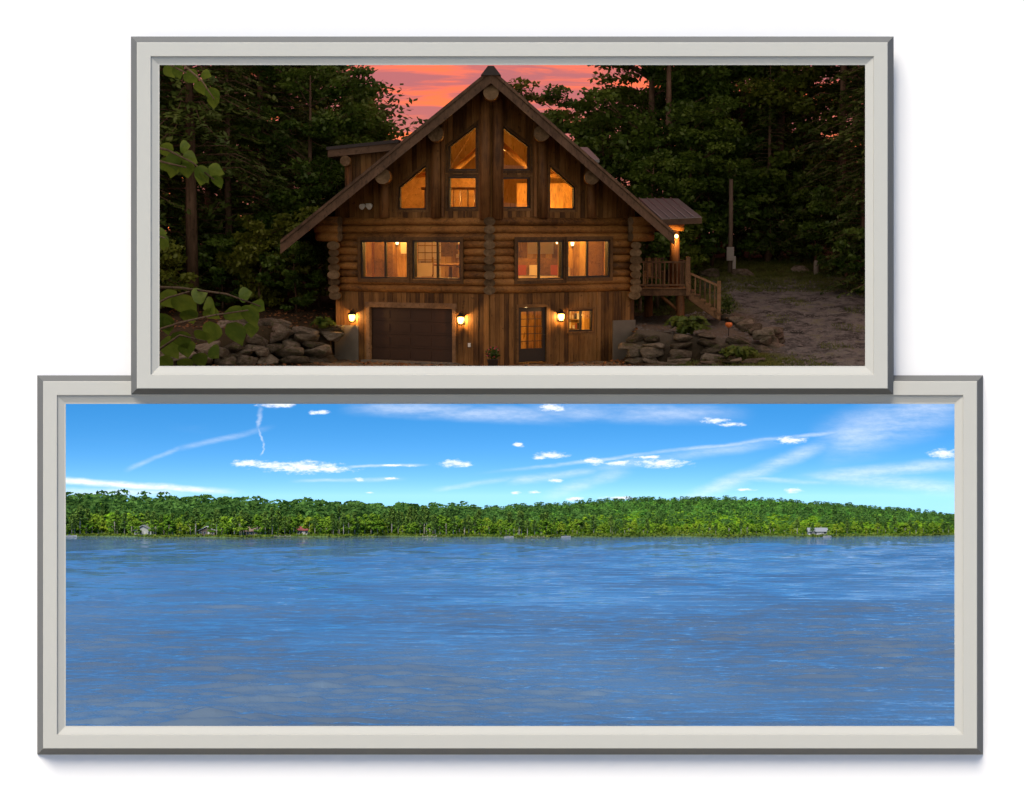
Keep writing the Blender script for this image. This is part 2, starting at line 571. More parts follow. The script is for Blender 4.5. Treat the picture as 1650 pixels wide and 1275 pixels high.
def wall_obj():
    y0, y1 = 0.0, 0.30
    def hole(i, m=12):
        a = W(i[0] - m, i[3] + m, 0); c = W(i[2] + m, i[1] - m, 0)
        return a.x, c.x, a.z, c.z
    hu = hole(UP['i'], 8); hl = hole(LO['i'], 8)
    xs = sorted({-15.0, 15.0, hu[0], hu[1], hl[0], hl[1]})
    zs = sorted({-5.75, 14.0, hu[2], hu[3], hl[2], hl[3]})
    mb = MB()
    def inh(i, j):
        cx = (xs[i] + xs[i + 1]) / 2; cz = (zs[j] + zs[j + 1]) / 2
        return any(h[0] < cx < h[1] and h[2] < cz < h[3] for h in (hu, hl))
    n, mz = len(xs) - 1, len(zs) - 1
    for i in range(n):
        for j in range(mz):
            if inh(i, j):
                continue
            a, c, e, g = xs[i], xs[i + 1], zs[j], zs[j + 1]
            mb.add([(a, y0, e), (c, y0, e), (c, y0, g), (a, y0, g)], [(0, 1, 2, 3)])
            mb.add([(a, y1, e), (c, y1, e), (c, y1, g), (a, y1, g)], [(3, 2, 1, 0)])
            for (di, dj, q) in ((-1, 0, [(a, y0, e), (a, y0, g), (a, y1, g), (a, y1, e)]), (1, 0, [(c, y0, e), (c, y1, e), (c, y1, g), (c, y0, g)]),
                                (0, -1, [(a, y0, e), (a, y1, e), (c, y1, e), (c, y0, e)]), (0, 1, [(a, y0, g), (c, y0, g), (c, y1, g), (a, y1, g)])):
                ii, jj = i + di, j + dj
                if not (0 <= ii < n and 0 <= jj < mz) or inh(ii, jj):
                    mb.add(q, [(0, 1, 2, 3)])
    o = link('white_wall', mb.mesh('white_wall', M_WALL))
    tag(o, 'plain white wall behind both framed views', 'wall')
    # ground the wall and the viewer stand on
    g = MB()
    g.add([(-200, -300, -5.7), (200, -300, -5.7), (200, 3.5, -5.7), (-200, 3.5, -5.7), (200, 30, -21.5), (-200, 30, -21.5)], [(0, 1, 2, 3), (3, 2, 4, 5)])
    tag(link('ground', g.mesh('ground', simple('pale_ground', (0.42, 0.40, 0.36), 0.95, 0.2, 0.5))), kind='structure')


wall_obj()


def picture_frame(spec, base, label):
    """base: how far the frame's back stands in front of the wall"""
    o = spec['o']; i = spec['i']
    x0, y0, x1, y1 = o
    # profile: pixels in from the outer edge, metres out from the frame's back
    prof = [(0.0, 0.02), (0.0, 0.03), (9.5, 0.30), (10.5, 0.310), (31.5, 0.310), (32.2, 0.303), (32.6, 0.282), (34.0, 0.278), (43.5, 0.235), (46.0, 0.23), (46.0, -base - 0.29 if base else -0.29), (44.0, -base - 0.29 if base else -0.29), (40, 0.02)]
    wpx = i[0] - o[0]
    prof = [(min(p, wpx) if p >= 46 else p, h) for p, h in prof]
    root = empty('picture_frame', WL(W((x0 + x1) / 2, y1, -base)), label, 'picture frame')
    org = W((x0 + x1) / 2, y1, -base)
    def pt(side, p, h, end):
        ex = {'left': (x0 + p, None), 'right': (x1 - p, None), 'top': (None, y0 + p), 'bottom': (None, y1 - p)}[side]
        if side in ('left', 'right'):
            px = ex[0]; py = (y0 + p) if end == 0 else (y1 - p)
        else:
            py = ex[1]; px = (x0 + p) if end == 0 else (x1 - p)
        return W(px, py, -base - h)
    for side in ('top', 'left', 'right', 'bottom'):
        mb = MB()
        n = len(prof)
        vs = [pt(side, p, h, 0) for p, h in prof] + [pt(side, p, h, 1) for p, h in prof]
        flip = side in ('top', 'right')
        fs = []
        for k in range(n):
            k2 = (k + 1) % n
            f = (k, k2, n + k2, n + k)
            fs.append(f[::-1] if flip else f)
        fs += [tuple(range(n)), tuple(range(n, 2 * n))[::-1]]
        mb.add(vs, fs)
        mb.mi[0] = mb.mi[1] = mb.mi[n - 1] = 1          # bevel shade painted in as darker grey on the outer edge
        link('moulding', mb.mesh('moulding', [M_FRAME, M_BEVEL_SHADE], org), root)


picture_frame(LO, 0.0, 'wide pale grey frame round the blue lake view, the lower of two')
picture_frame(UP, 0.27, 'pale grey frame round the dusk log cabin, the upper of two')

# ------------------------------------------------------------------ the lake and its far shore
LAKE_Z = -20.0


def water_mat():
    m, b, out = mat('lake_water')
    tc = b.n('ShaderNodeTexCoord')
    P = tc.outputs['Object']
    far = b.step(b.xyz(P)[1], 300.0, 900.0, 1.0, 3.2)
    P = b.vm('MULTIPLY', P, (0.40, 0.40, 0))
    warp = b.vm('ADD', P, b.vm('MULTIPLY', b.noise(b.vm('MULTIPLY', P, (0.05, 0.02, 0)), 1.0, 3, col=True), (8, 8, 0)))
    n1 = b.noise(b.vm('MULTIPLY', warp, (0.55, 0.30, 0)), 1.0, 4, 0.6)        # wavelets
    n2 = b.noise(b.vm('MULTIPLY', warp, (2.4, 1.2, 0)), 1.0, 4, 0.65)          # ripples
    n2 = b.m('SUBTRACT', 1.0, b.m('ABSOLUTE', b.m('MULTIPLY_ADD', n2, 2.0, -1.0)))
    n3 = b.noise(b.vm('MULTIPLY', warp, (0.16, 0.10, 0)), 1.0, 3, 0.5)        # swell
    gust = b.step(b.noise(b.vm('MULTIPLY', P, (0.035, 0.018, 0)), 1.0, 4, 0.6), 0.35, 0.65)
    h = b.m('ADD', b.m('MULTIPLY', n1, 0.06), b.m('ADD', b.m('MULTIPLY', n2, b.m('MULTIPLY_ADD', gust, 0.028, 0.008)), b.m('MULTIPLY', n3, 0.2)))
    h = b.m('MULTIPLY', h, far)
    p = principled(b, out, b.mix(gust, (0.080, 0.104, 0.130), (0.105, 0.158, 0.215)), 0.03, h, 1.0, 3.0, 0.9)
    p.inputs['IOR'].default_value = 1.42
    return m


M_WATER = water_mat()


def lake():
    """one sheet; the nearer water carries real waves, dying out where they get too small to see"""
    pxs = np.concatenate([[-9000, -3000, -900], np.arange(-250, 1905, 5.0), [2500, 4500, 10000]])
    ds = np.concatenate([[56, 100, 140], 170 * np.exp(np.linspace(0, math.log(410 / 170), 470))[:-1], 410 * np.exp(np.linspace(0, math.log(1180 / 410), 260)), [1500, 2200]])
    PX, D = np.meshgrid(pxs, ds)
    X = (PX - PCX) / F * D; Y = D + CAM_Y
    cell = np.where(D < 410, D * 0.0019, D * 0.0041)
    Z = np.zeros_like(X)
    wr = np.random.default_rng(3)
    for k in range(100):
        lam = 0.95 * (6.0 / 0.95) ** wr.random() if k < 92 else wr.uniform(8, 15)
        th = math.radians(-100 + wr.normal() * 17)
        kx, ky = math.cos(th) * 2 * math.pi / lam, math.sin(th) * 2 * math.pi / lam
        amp = (0.0050 if k < 92 else 0.0050) * lam * wr.uniform(.5, 1.3)
        ph = wr.uniform(0, 6.28) + 0.9 * np.sin(X * .011 * wr.uniform(.5, 1.5) + wr.uniform(0, 6)) + 0.9 * np.sin(Y * .009 + X * .004 + wr.uniform(0, 6))
        fade = np.clip((lam - 2.2 * cell) / (1.6 * cell), 0, 1)
        Z += amp * fade * np.sin(kx * X + ky * Y + ph)
    group = 0.75 + 0.45 * np.sin(X * .045 + 1.3 * np.sin(Y * .02)) * np.sin(Y * .028 + X * .012)
    Z *= np.clip(group, .25, 1.3)
    Z += 0.9 * Z * np.abs(Z)                     # crests a little sharper than troughs
    Z *= np.clip((1050 - D) / 200, 0, 1) * np.clip((D - 141) / 30, 0, 1)
    V = np.stack([X, Y, LAKE_Z + Z], -1).reshape(-1, 3)
    n = len(pxs)
    J, I = np.meshgrid(np.arange(len(ds) - 1), np.arange(n - 1), indexing='ij')
    q = (J * n + I).ravel()
    me = np_mesh('lake', V, np.stack([q, q + 1, q + 1 + n, q + n], 1), M_WATER)
    me.polygons.foreach_set('use_smooth', [True] * len(me.polygons))
    tag(link('lake', me), kind='structure')


lake()

SHORE_D = 1080.0
SKY_PX = np.array([-600, 60, 165, 250, 400, 560, 660, 820, 900, 1000, 1130, 1250, 1350, 1440, 1540, 1700, 2300], float)
SKY_PY = np.array([806, 805, 803, 807, 816, 819, 820, 816, 811, 803, 801, 804, 812, 819, 829, 840, 842], float)


def ridge_d(px):
    return np.interp(px, [500, 1000], [1330.0, 2050.0])


def top_h(px):
    return np.interp(px, [500, 1000], [12.0, 6.2])


def shore_d(px):
    return SHORE_D + 14 * np.sin(px * 0.013) + 8 * np.sin(px * 0.041 + 1) + np.interp(px, [900, 1190, 1200, 2300], [0, -12, 20, 30])


def far_z(px, d):
    rd = ridge_d(px); sd = shore_d(px)
    zr = (HY - np.interp(px, SKY_PX, SKY_PY)) / F * rd - top_h(px) * 0.9
    t = (d - sd) / (rd - sd)
    tc = np.clip(t, 0, 1)
    B = LAKE_Z + 0.4
    z = B + (zr - B) * tc ** 1.15 + 1.2 * np.sin(px * 0.021 + d * 0.01) * tc * (1 - tc) * 2
    z = np.where(t < 0, B + np.maximum(t * (rd - sd), -6) * 0.35, z)
    return np.where(t > 1, z - (t - 1) * (rd - sd) * 0.12, z)


def far_ground():
    pxs = np.linspace(-700, 2400, 156)
    ts = np.concatenate([[-0.02, -0.006], np.linspace(0, 1, 30), np.linspace(1.05, 1.5, 6)])
    V = []
    for t in ts:
        sd = shore_d(pxs); rd = ridge_d(pxs)
        d = sd + t * (rd - sd)
        V.append(np.stack([(pxs - PCX) / F * d, CAM_Y + d, far_z(pxs, d)], 1))
    V = np.concatenate(V)
    n = len(pxs)
    Q = [(j * n + i, j * n + i + 1, (j + 1) * n + i + 1, (j + 1) * n + i) for j in range(len(ts) - 1) for i in range(n - 1)]
    me = np_mesh('far_shore_ground', V, np.array(Q), simple('shore_soil', (0.075, 0.125, 0.022), 0.95, 0.4, 0.05))
    tag(link('far_shore_ground', me), kind='structure')


far_ground()


def leafquads(C, N, size, aspect=0.6):
    """diamond leaves at centres C facing N"""
    n = len(C)
    N = N / np.maximum(np.linalg.norm(N, axis=1, keepdims=True), 1e-6)
    a = np.cross(N, rng.normal(size=(n, 3)))
    a /= np.maximum(np.linalg.norm(a, axis=1, keepdims=True), 1e-6)
    c = np.cross(N, a)
    s = size if np.ndim(size) else np.full(n, size)
    s = s[:, None]
    V = np.empty((n, 4, 3))
    V[:, 0] = C + a * s; V[:, 1] = C + c * s * aspect; V[:, 2] = C - a * s; V[:, 3] = C - c * s * aspect
    return V.reshape(-1, 3), np.arange(4 * n).reshape(-1, 4)


def unit(n):
    v = rng.normal(size=(n, 3))
    return v / np.linalg.norm(v, axis=1, keepdims=True)


def blob_crown(H, R, zlo, nclump, nleaf, size, flat=0.75, rnd=0.7, up=0.35):
    """clumps of leaves over an uneven crown"""
    u = unit(nclump)
    rr = rng.uniform(0.45, 1.0, nclump) ** 0.6
    cz = (zlo + H) / 2; hz = (H - zlo) / 2
    cc = np.stack([u[:, 0] * R * rr, u[:, 1] * R * rr, cz + u[:, 2] * hz * rr], 1)
    # narrower to the top, uneven
    k = 1 - 0.45 * np.clip((cc[:, 2] - cz) / hz, 0, 1)
    cc[:, :2] *= k[:, None] * rng.uniform(0.8, 1.15, nclump)[:, None]
    cr = R * rng.uniform(0.22, 0.42, nclump)
    m = nleaf // nclump
    d = unit(nclump * m)
    C = np.repeat(cc, m, 0) + d * np.repeat(cr, m)[:, None] * (rng.uniform(0, 1, nclump * m) ** 0.4)[:, None] * np.array([1, 1, flat])
    N = d * 0.8 + unit(nclump * m) * rnd + np.array([0, 0, up])
    return leafquads(C, N, size * rng.uniform(0.7, 1.3, len(C)), 0.75)


def pine_crown(H, R, zlo, tiers, per, size):
    C = []; N = []
    for k in range(tiers):
        t = k / (tiers - 1)
        z = zlo + (H - zlo) * t
        r = R * (1 - t) ** 0.7 * rng.uniform(0.75, 1.15) + 0.25
        nb = 5
        a0 = rng.uniform(0, 6.28)
        for q in range(nb):
            a = a0 + q * 6.28 / nb + rng.uniform(-.3, .3)
            L = r * rng.uniform(0.6, 1.15)
            m = max(3, int(per / nb))
            s = rng.uniform(0.25, 1.0, m)
            pc = np.stack([np.cos(a) * s * L, np.sin(a) * s * L, z + s * L * 0.08 - 0.1 * s], 1) + rng.normal(size=(m, 3)) * np.array([.35, .35, .18]) * R * 0.28
            C.append(pc); N.append(rng.normal(size=(m, 3)) * 0.6 + np.array([0, 0, 0.8]))
    C = np.concatenate(C); N = np.concatenate(N)
    return leafquads(C, N, size * rng.uniform(0.7, 1.3, len(C)), 0.6)


def shore_variants():
    out = {'b': [], 'p': []}
    for k in range(5):
        H = 10.0
        V, Q = blob_crown(H, rng.uniform(2.7, 3.5), rng.uniform(1.0, 2.4), 26, 620, 0.55, 0.75, 0.45, 0.5)
        cr = np_mesh('shore_crown', V, Q, M_SHORE_B)
        mb = MB()
        mb.tube([(0, 0, -.6), (0.1, 0, 2.5), (0.0, 0.15, 6.5)], [0.24, 0.19, 0.08], 6)
        for q in range(4):
            a = q * 1.6 + k
            mb.tube([(0.05, 0.05, 2.6 + q * .7), (math.cos(a) * 1.4, math.sin(a) * 1.4, 4.6 + q * .8)], [0.1, 0.03], 5)
        out['b'].append((cr, mb.mesh('shore_trunk', M_BARK_S)))
    for k in range(4):
        H = 14.0
        V, Q = pine_crown(H, rng.uniform(2.3, 3.0), rng.uniform(4.6, 7.2), 12, 46, 0.62)
        cr = np_mesh('shore_pine_crown', V, Q, M_SHORE_P)
        mb = MB()
        mb.tube([(0, 0, -.6), (0.05, 0, 6), (0, 0, 13.4)], [0.36, 0.27, 0.05], 6)
        out['p'].append((cr, mb.mesh('shore_pine_trunk', M_BARK_S)))
    return out


COTTAGES = [  # px centre, base py, width m, depth, wall height, colour, roof, gable to lake, label
    (230, 861.0, 8.2, 7.0, 2.7, (0.30, 0.31, 0.29), (0.20, 0.20, 0.20), True, 'pale grey gabled cottage on the far left lake shore'),
    (333, 860.5, 7.8, 7.0, 2.3, (0.10, 0.075, 0.06), (0.40, 0.40, 0.38), True, 'dark brown cottage with white gable trim on the far shore'),
    (408, 859.5, 7.0, 6.0, 2.3, (0.26, 0.18, 0.11), (0.22, 0.15, 0.11), False, 'tan low-roofed cottage half hidden among shore trees'),
    (487, 860.5, 5.2, 5.0, 2.4, (0.45, 0.43, 0.40), (0.20, 0.045, 0.04), False, 'small white cottage with red roof on the far shore'),
    (1318, 862.0, 9.0, 5.0, 1.9, (0.38, 0.38, 0.37), (0.22, 0.23, 0.24), False, 'long low white cottage on the far right shore'),
]


def cottage(px, py, w, dp, h, colr, roofc, gable, label):
    sd = float(shore_d(px))
    d = sd + 10
    z = max(float(far_z(px, d)), LAKE_Z + 0.6) - 0.1
    p = Vector(((px - PCX) / F * d, CAM_Y + d, z))
    root = empty('cottage', WL(p), label, 'cottage', 'cottages along the far shore')
    mw = simple('cottage_wall', colr, 0.85, 0.12, 1.0); mr = simple('cottage_roof', roofc, 0.8, 0.15, 1.0)
    rh = w * 0.26 if gable else dp * 0.30
    mb = MB(); mb.box(-w / 2, w / 2, 0, dp, 0, h)
    if gable:
        mb.prism([(-w / 2, 0, h), (w / 2, 0, h), (0, 0, h + rh)], (0, dp, 0))
    else:
        mb.prism([(-w / 2, 0, h), (-w / 2, dp, h), (-w / 2, dp / 2, h + rh)], (w, 0, 0))
    link('wall', mb.mesh('wall', mw), root)
    mb = MB()
    if gable:
        for s in (-1, 1):
            mb.prism([(0, -.7, h + rh + .02), (s * (w / 2 + .6), -.7, h - .28), (s * (w / 2 + .6), -.7, h + .02), (0, -.7, h + rh + .35)], (0, dp + 1.2, 0))
    else:
        for s, yy in ((1, -.6), (-1, dp + .6)):
            mb.prism([(-w / 2 - .5, yy, h - .2), (-w / 2 - .5, dp / 2, h + rh + .02), (-w / 2 - .5, dp / 2, h + rh + .32), (-w / 2 - .5, yy, h + .1)], (w + 1, 0, 0))
    rf = link('roof', mb.mesh('roof', mr), root)
    mb = MB(); mb.box(w * .18, w * .18 + .5, dp * .5, dp * .5 + .5, h + rh * .5, h + rh + .9)
    link('chimney', mb.mesh('chimney', M_CONC), rf)
    nw = 4
    for k in range(nw):
        xx = -w / 2 + w * (k + .5) / nw
        if k == 2:
            mb = MB(); mb.box(xx - .45, xx + .45, -.06, .04, .05, 2.0)
            link('door', mb.mesh('door', M_OFF), root)
            continue
        mb = MB(); mb.box(xx - .62, xx + .62, -.07, .05, .75, 1.85)
        wn = link('window', mb.mesh('window', M_OFF), root)
        mb = MB(); mb.box(xx - .52, xx + .52, -.085, -.03, .84, 1.76)
        link('pane', mb.mesh('pane', simple('dark_pane', (0.02, 0.025, 0.03), 0.1, 0.1)), wn)
    mb = MB(); mb.box(-w / 2 - .3, w / 2 + .3, -2.4, -.1, -.9, -.02)
    link('deck', mb.mesh('deck', simple('cottage_deck', (0.36, 0.33, 0.29), 0.85)), root)


for c in COTTAGES:
    cottage(*c)


def shore_trees():
    var = shore_variants()
    cx = sorted(c[0] for c in COTTAGES)
    def where(px):
        if px < 215: return 'left of the pale grey cottage'
        if px < 318: return 'between the pale grey and the dark brown cottage'
        if px < 395: return 'just right of the dark brown cottage'
        if px < 480: return 'between the tan and the red roofed cottage'
        if px < 690: return 'right of the red roofed cottage'
        if px < 920: return 'on the middle of the shore'
        if px < 1300: return 'below the high hill, left of the low white cottage'
        return 'right of the low white cottage'
    cnt = 0
    px = 60.0
    rows = []
    while px < 1590 and cnt < 175:
        rows.append((px, 0)); px += 8.8; cnt += 1
    px = 64.0
    while px < 1590 and cnt < 298:
        rows.append((px, 1)); px += 12.4; cnt += 1
    for (px, row) in rows:
        px += random.uniform(-3, 3)
        near_cot = any(abs(px - c[0]) < c[2] / 0.3 * 0.5 + 2 for c in COTTAGES)
        left = float(np.interp(px, [700, 1050], [1.0, 0.0]))
        d = float(shore_d(px)) + (random.uniform(1.5, 7) if row == 0 else random.uniform(12, 24))
        if near_cot and random.random() < .7:
            d = float(shore_d(px)) + random.uniform(21, 28)
        z = float(far_z(px, d))
        pine = random.random() < (0.40 + 0.18 * left * (row == 1)) * (0.40 + 0.60 * left)
        kind = 'p' if pine else 'b'
        H = (random.uniform(9.5, 14.5) if pine else random.uniform(6.5, 10.8)) * (0.60 + 0.40 * left)
        if row == 0 and random.random() < 0.35:
            H *= 0.7
        s = H / (14.0 if pine else 10.0)
        cr, tk = random.choice(var[kind])
        w = where(px)
        lab = ('dark shore pine tree, ' if pine else 'green leafy shore tree, ') + w
        M = Matrix.Translation(((px - PCX) / F * d, CAM_Y + d, z)) @ Matrix.Rotation(random.uniform(0, 6.28), 4, 'Z') @ Matrix.Diagonal((s * random.uniform(.95, 1.3), s * random.uniform(.95, 1.3), s, 1))
        e = empty('pine_tree' if pine else 'broadleaf_tree', M, lab, 'tree', ('pines ' if pine else 'leafy trees ') + w)
        link('trunk', tk, e); link('crown', cr, e)


shore_trees()


def hillside_wood():
    """the far-off wood covering the hill: one mass"""
    protoB = [blob_crown(1.0, 0.46, 0.10, 8, 48, 0.17, 0.8, 0.35, 0.6) for _ in range(6)]
    protoL = [blob_crown(1.0, 0.38, 0.12, 13, 117, 0.105, 0.8, 0.45, 0.5) for _ in range(5)]
    protoP = [pine_crown(1.0, 0.20, 0.12, 8, 14, 0.085) for _ in range(5)]
    VV = []; QQ = []; TT = []; base = 0
    n = 0
    rows = []
    for t in np.linspace(0.035, 1.02, 54):
        step = 5.8
        for px in np.arange(-350, 2000, step):
            if (px < 40 or px > 1610) and rng.random() < 0.55:
                continue
            left = float(np.interp(px, [500, 1000], [1.0, 0.0]))
            # on the left the wood is close: fewer, bigger trees
            if rng.random() < 0.66 * left:
                continue
            rows.append((px + rng.uniform(-4, 4), t + rng.uniform(-.012, .012), left))
    for (px, t, left) in rows:
        rd = float(ridge_d(px)); sd = float(shore_d(px))
        d = sd + 14 + t * (rd - sd - 14)
        z = float(far_z(px, d))
        pine = rng.random() < (0.12 + 0.16 * left + 0.25 * (t > 0.93))
        H = (rng.uniform(10, 14.5) if pine else rng.uniform(8.2, 10.4)) * (0.60 + 0.40 * left) * (1.0 + 0.25 * (pine and left > .5 and rng.random() < .4))
        wdt = H * rng.uniform(0.95, 1.30)
        V, Q = (protoP if pine else (protoL if left > .4 else protoB))[rng.integers(5)]
        a = rng.uniform(0, 6.28)
        R = np.array([[math.cos(a), -math.sin(a), 0], [math.sin(a), math.cos(a), 0], [0, 0, 1]])
        X = (V @ R.T) * np.array([wdt, wdt, H]) + np.array([(px - PCX) / F * d, CAM_Y + d, z - 0.6 - 1.2 * rng.random()])
        g = rng.random()
        if pine:
            c = np.array([0.090, 0.180, 0.036]) * rng.uniform(0.6, 1.25)
        else:
            c = (np.array([0.100, 0.225, 0.016]) * (1 - g) + np.array([0.220, 0.310, 0.018]) * g) * (1 + rng.uniform(-.28, .2) * (.55 + .45 * left)) * (1.25 + .25 * left)
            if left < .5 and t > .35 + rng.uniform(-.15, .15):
                c = c * np.array([.62, .82, 1.9])      # broadleaf tint turns darker and bluer high on the hill
        # brighter, yellower leaf in the belt above the shore, darker, bluer leaf high on the hill
        VV.append(X); QQ.append(Q + base); base += len(V)
        TT.append(np.repeat(c[None], len(V), 0))
    me = np_mesh('hillside_wood', np.concatenate(VV), np.concatenate(QQ), M_WOODMASS, np.concatenate(TT))
    tag(link('hillside_wood', me), 'green mixed wood covering the low hill beyond the lake', 'woodland', kind='stuff')


hillside_wood()


def shore_bits():
    def at(px, dz=0.0, dd=-1.0):
        d = float(shore_d(px)) + dd
        return Vector(((px - PCX) / F * d, CAM_Y + d, LAKE_Z + dz))
    def dock(px, L, label):
        e = empty('dock', WL(at(px, 0, -7)), label, 'dock', 'docks along the far shore')
        mb = MB(); mb.box(-L / 2, L / 2, 0, 1.6, .35, .46)
        link('deck', mb.mesh('deck', simple('dock_deck', (0.26, 0.24, 0.21), 0.85)), e)
        for k in range(4):
            x = -L / 2 + .3 + k * (L - .6) / 3
            mb = MB(); mb.tube([(x, .8, -1.2), (x, .8, .9)], .09, 6)
            link('post', mb.mesh('post', M_BARK_S), e)
    dock(455, 8.0, 'low pale dock right of the tan cottage on the far shore')
    dock(692, 7.0, 'pale dock at the middle of the far shore')
    dock(862, 9.0, 'pale dock left of the high hill on the far shore')
    def boat(px, L, label):
        e = empty('boat', WL(at(px, -.1, -9)), label, 'boat')
        mb = MB()
        sec = [(-.5, .75), (-.2, 1.0), (.25, .9), (.5, .05)]
        V = []
        for t, w in sec:
            V += [(t * L, -w, .75 + .15 * t), (t * L, -w * .6, 0.0), (t * L, w * .6, 0.0), (t * L, w, .75 + .15 * t)]
        fs = []
        for i in range(3):
            for k in range(3):
                fs.append((i * 4 + k, i * 4 + k + 1, i * 4 + k + 5, i * 4 + k + 4))
            fs.append((i * 4 + 3, i * 4, i * 4 + 4, i * 4 + 7))
        fs += [(0, 3, 2, 1), (12, 13, 14, 15)]
        mb.add(V, fs)
        link('hull', mb.mesh('hull', M_OFF), e)
        mb = MB(); mb.box(-.12 * L, .02 * L, -.6, .6, .74, 1.25)
        link('windscreen', mb.mesh('windscreen', simple('smoked_screen', (0.05, 0.06, 0.07), 0.2)), e)
        mb = MB(); mb.box(-.56 * L, -.5 * L, -.2, .2, .3, 1.15)
        link('motor', mb.mesh('motor', M_BLACK), e)
    boat(113, 6.5, 'white motorboat moored at the far left shore')
    boat(820, 4.5, 'small white boat at the middle of the far shore')
    boat(912, 4.5, 'small white boat at the foot of the high hill')
    boat(1333, 4.0, 'tiny white boat before the low white cottage')
    # reeds and low scrub along the water's edge
    n = 5200
    px = rng.uniform(40, 1610, n)
    keep = np.ones(n, bool)
    px = px[keep]
    d = shore_d(px) + rng.uniform(-1.5, 3.0, len(px))
    hgt = np.interp(px, [40, 900, 1000, 1180, 1215, 1600], [1.1, 1.1, 2.0, 2.4, 1.2, 1.3]) * rng.uniform(.3, 1.1, len(px))
    C = np.stack([(px - PCX) / F * d, CAM_Y + d, LAKE_Z + .25 + rng.uniform(0, 1, len(px)) * hgt], 1)
    N = rng.normal(size=(len(px), 3)) + np.array([0, -.8, .4])
    V, Q = leafquads(C, N, rng.uniform(.35, .85, len(px)), .7)
    g = rng.random(len(px))[:, None]
    c = np.array([0.07, 0.13, 0.014]) * (1 - g) + np.array([0.17, 0.20, 0.03]) * g
    me = np_mesh('shore_scrub', V, Q, M_WOODMASS, np.repeat(c, 4, 0))
    tag(link('shore_scrub', me), 'low green scrub along the waterline of the far shore', 'scrub', kind='stuff')


shore_bits()

# ------------------------------------------------------------------ the cabin's hillside: dusk sky, ground
def sm(a, b, x):
    t = np.clip((x - a) / (b - a), 0, 1)
    return t * t * (3 - 2 * t)


def dusk_sky_mat():
    m, b, out = mat('dusk_sky')
    tc = b.n('ShaderNodeTexCoord')
    P = b.vm('SUBTRACT', tc.outputs['Object'], (0, 60.0, -2.0))
    d = b.vm('NORMALIZE', P)
    x, y, z = b.xyz(d)
    el = b.m('MAXIMUM', z, 0.0)
    west = b.step(y, -0.9, 1.0)                                # glow strongest where the sun has set, behind the cabin
    glow = b.ramp(el, [(0.0, (0.85, 0.25, 0.05)), (0.08, (0.85, 0.20, 0.045)), (0.14, (0.66, 0.125, 0.060)), (0.25, (0.42, 0.19, 0.15)), (0.6, (0.46, 0.42, 0.34)), (1.0, (0.45, 0.44, 0.38))])
    east = b.ramp(el, [(0.0, (0.62, 0.55, 0.40)), (0.3, (0.54, 0.50, 0.40)), (1.0, (0.45, 0.44, 0.38))])
    v = b.vm('MULTIPLY', P, (0.060, 0.02, 0.55))
    v = b.vm('ADD', v, b.vm('MULTIPLY', b.noise(v, 1.1, 3, col=True), (0.9, 0.9, 0.7)))
    n1 = b.noise(v, 1.7, 6, 0.6)
    cl = b.step(n1, 0.47, 0.66)
    c_gl = b.mix(cl, b.mix(0.75, glow, (0.21, 0.088, 0.115)), b.mix(0.35, glow, (0.80, 0.120, 0.035)))
    c = b.mix(west, east, c_gl)
    e = b.n('ShaderNodeEmission')
    b.put(e.inputs[0], c)
    e.inputs[1].default_value = DUSK
    b.t.links.new(e.outputs[0], out.inputs[0])
    return m


DUSK = 1.5
M_DUSK = dusk_sky_mat()
M_SHELL = simple('shell_outside', (0.30, 0.36, 0.42), 0.9, 0.05)


def dusk_sky():
    Ti = T.inverted()
    def wp(x, z):
        return Ti @ Vector((x, 0.26, z))
    ZB = (HY - 617.0) / 100.0
    rings = [[wp(-12.6, ZB), wp(12.6, ZB), wp(12.6, ZB + 10.3), wp(-12.6, ZB + 10.3)]]
    for (Y, zb, zt, hw) in ((62, -4.5, 22, 30), (80, -5.6, 26, 36), (128, -4.0, 26, 36)):
        rings.append([Vector((-hw, Y, zb)), Vector((hw, Y, zb)), Vector((hw, Y, zt)), Vector((-hw, Y, zt))])
    mb = MB()
    for sgn, mi in ((0.0, 0), (0.35, 1)):
        for j in range(3):
            for k in range(4):
                q = [rings[j][k], rings[j][(k + 1) % 4], rings[j + 1][(k + 1) % 4], rings[j + 1][k]]
                cen = sum(q, Vector()) / 4
                if mi:
                    outv = Vector((1 if k == 1 else -1 if k == 3 else 0, 0, -0.6 if k == 0 else 1 if k == 2 else 0)) * sgn
                    q = [p + outv for p in q]
                mb.add(q, [(0, 1, 2, 3)], 1 if (mi or k == 0) else 0)
        q = rings[3]
        if mi:
            q = [p + Vector((0, .35, 0)) for p in q]
        mb.add(q, [(0, 1, 2, 3)], mi)
    tag(link('sky', mb.mesh('sky', [M_DUSK, M_SHELL]), M=T), kind='structure')


dusk_sky()

# key points of the house, hillside coordinates
YC, YL, YR = 79.0, 82.4, 82.8
PC = K(789, 588, YC); GZ = PC.z
PL = K(543, 579, YL); PR = K(1020, 573, YR)
PL = Vector((PL.x, YL, GZ)); PR = Vector((PR.x, YR, GZ))
H0 = Vector((PC.x, YC, GZ))


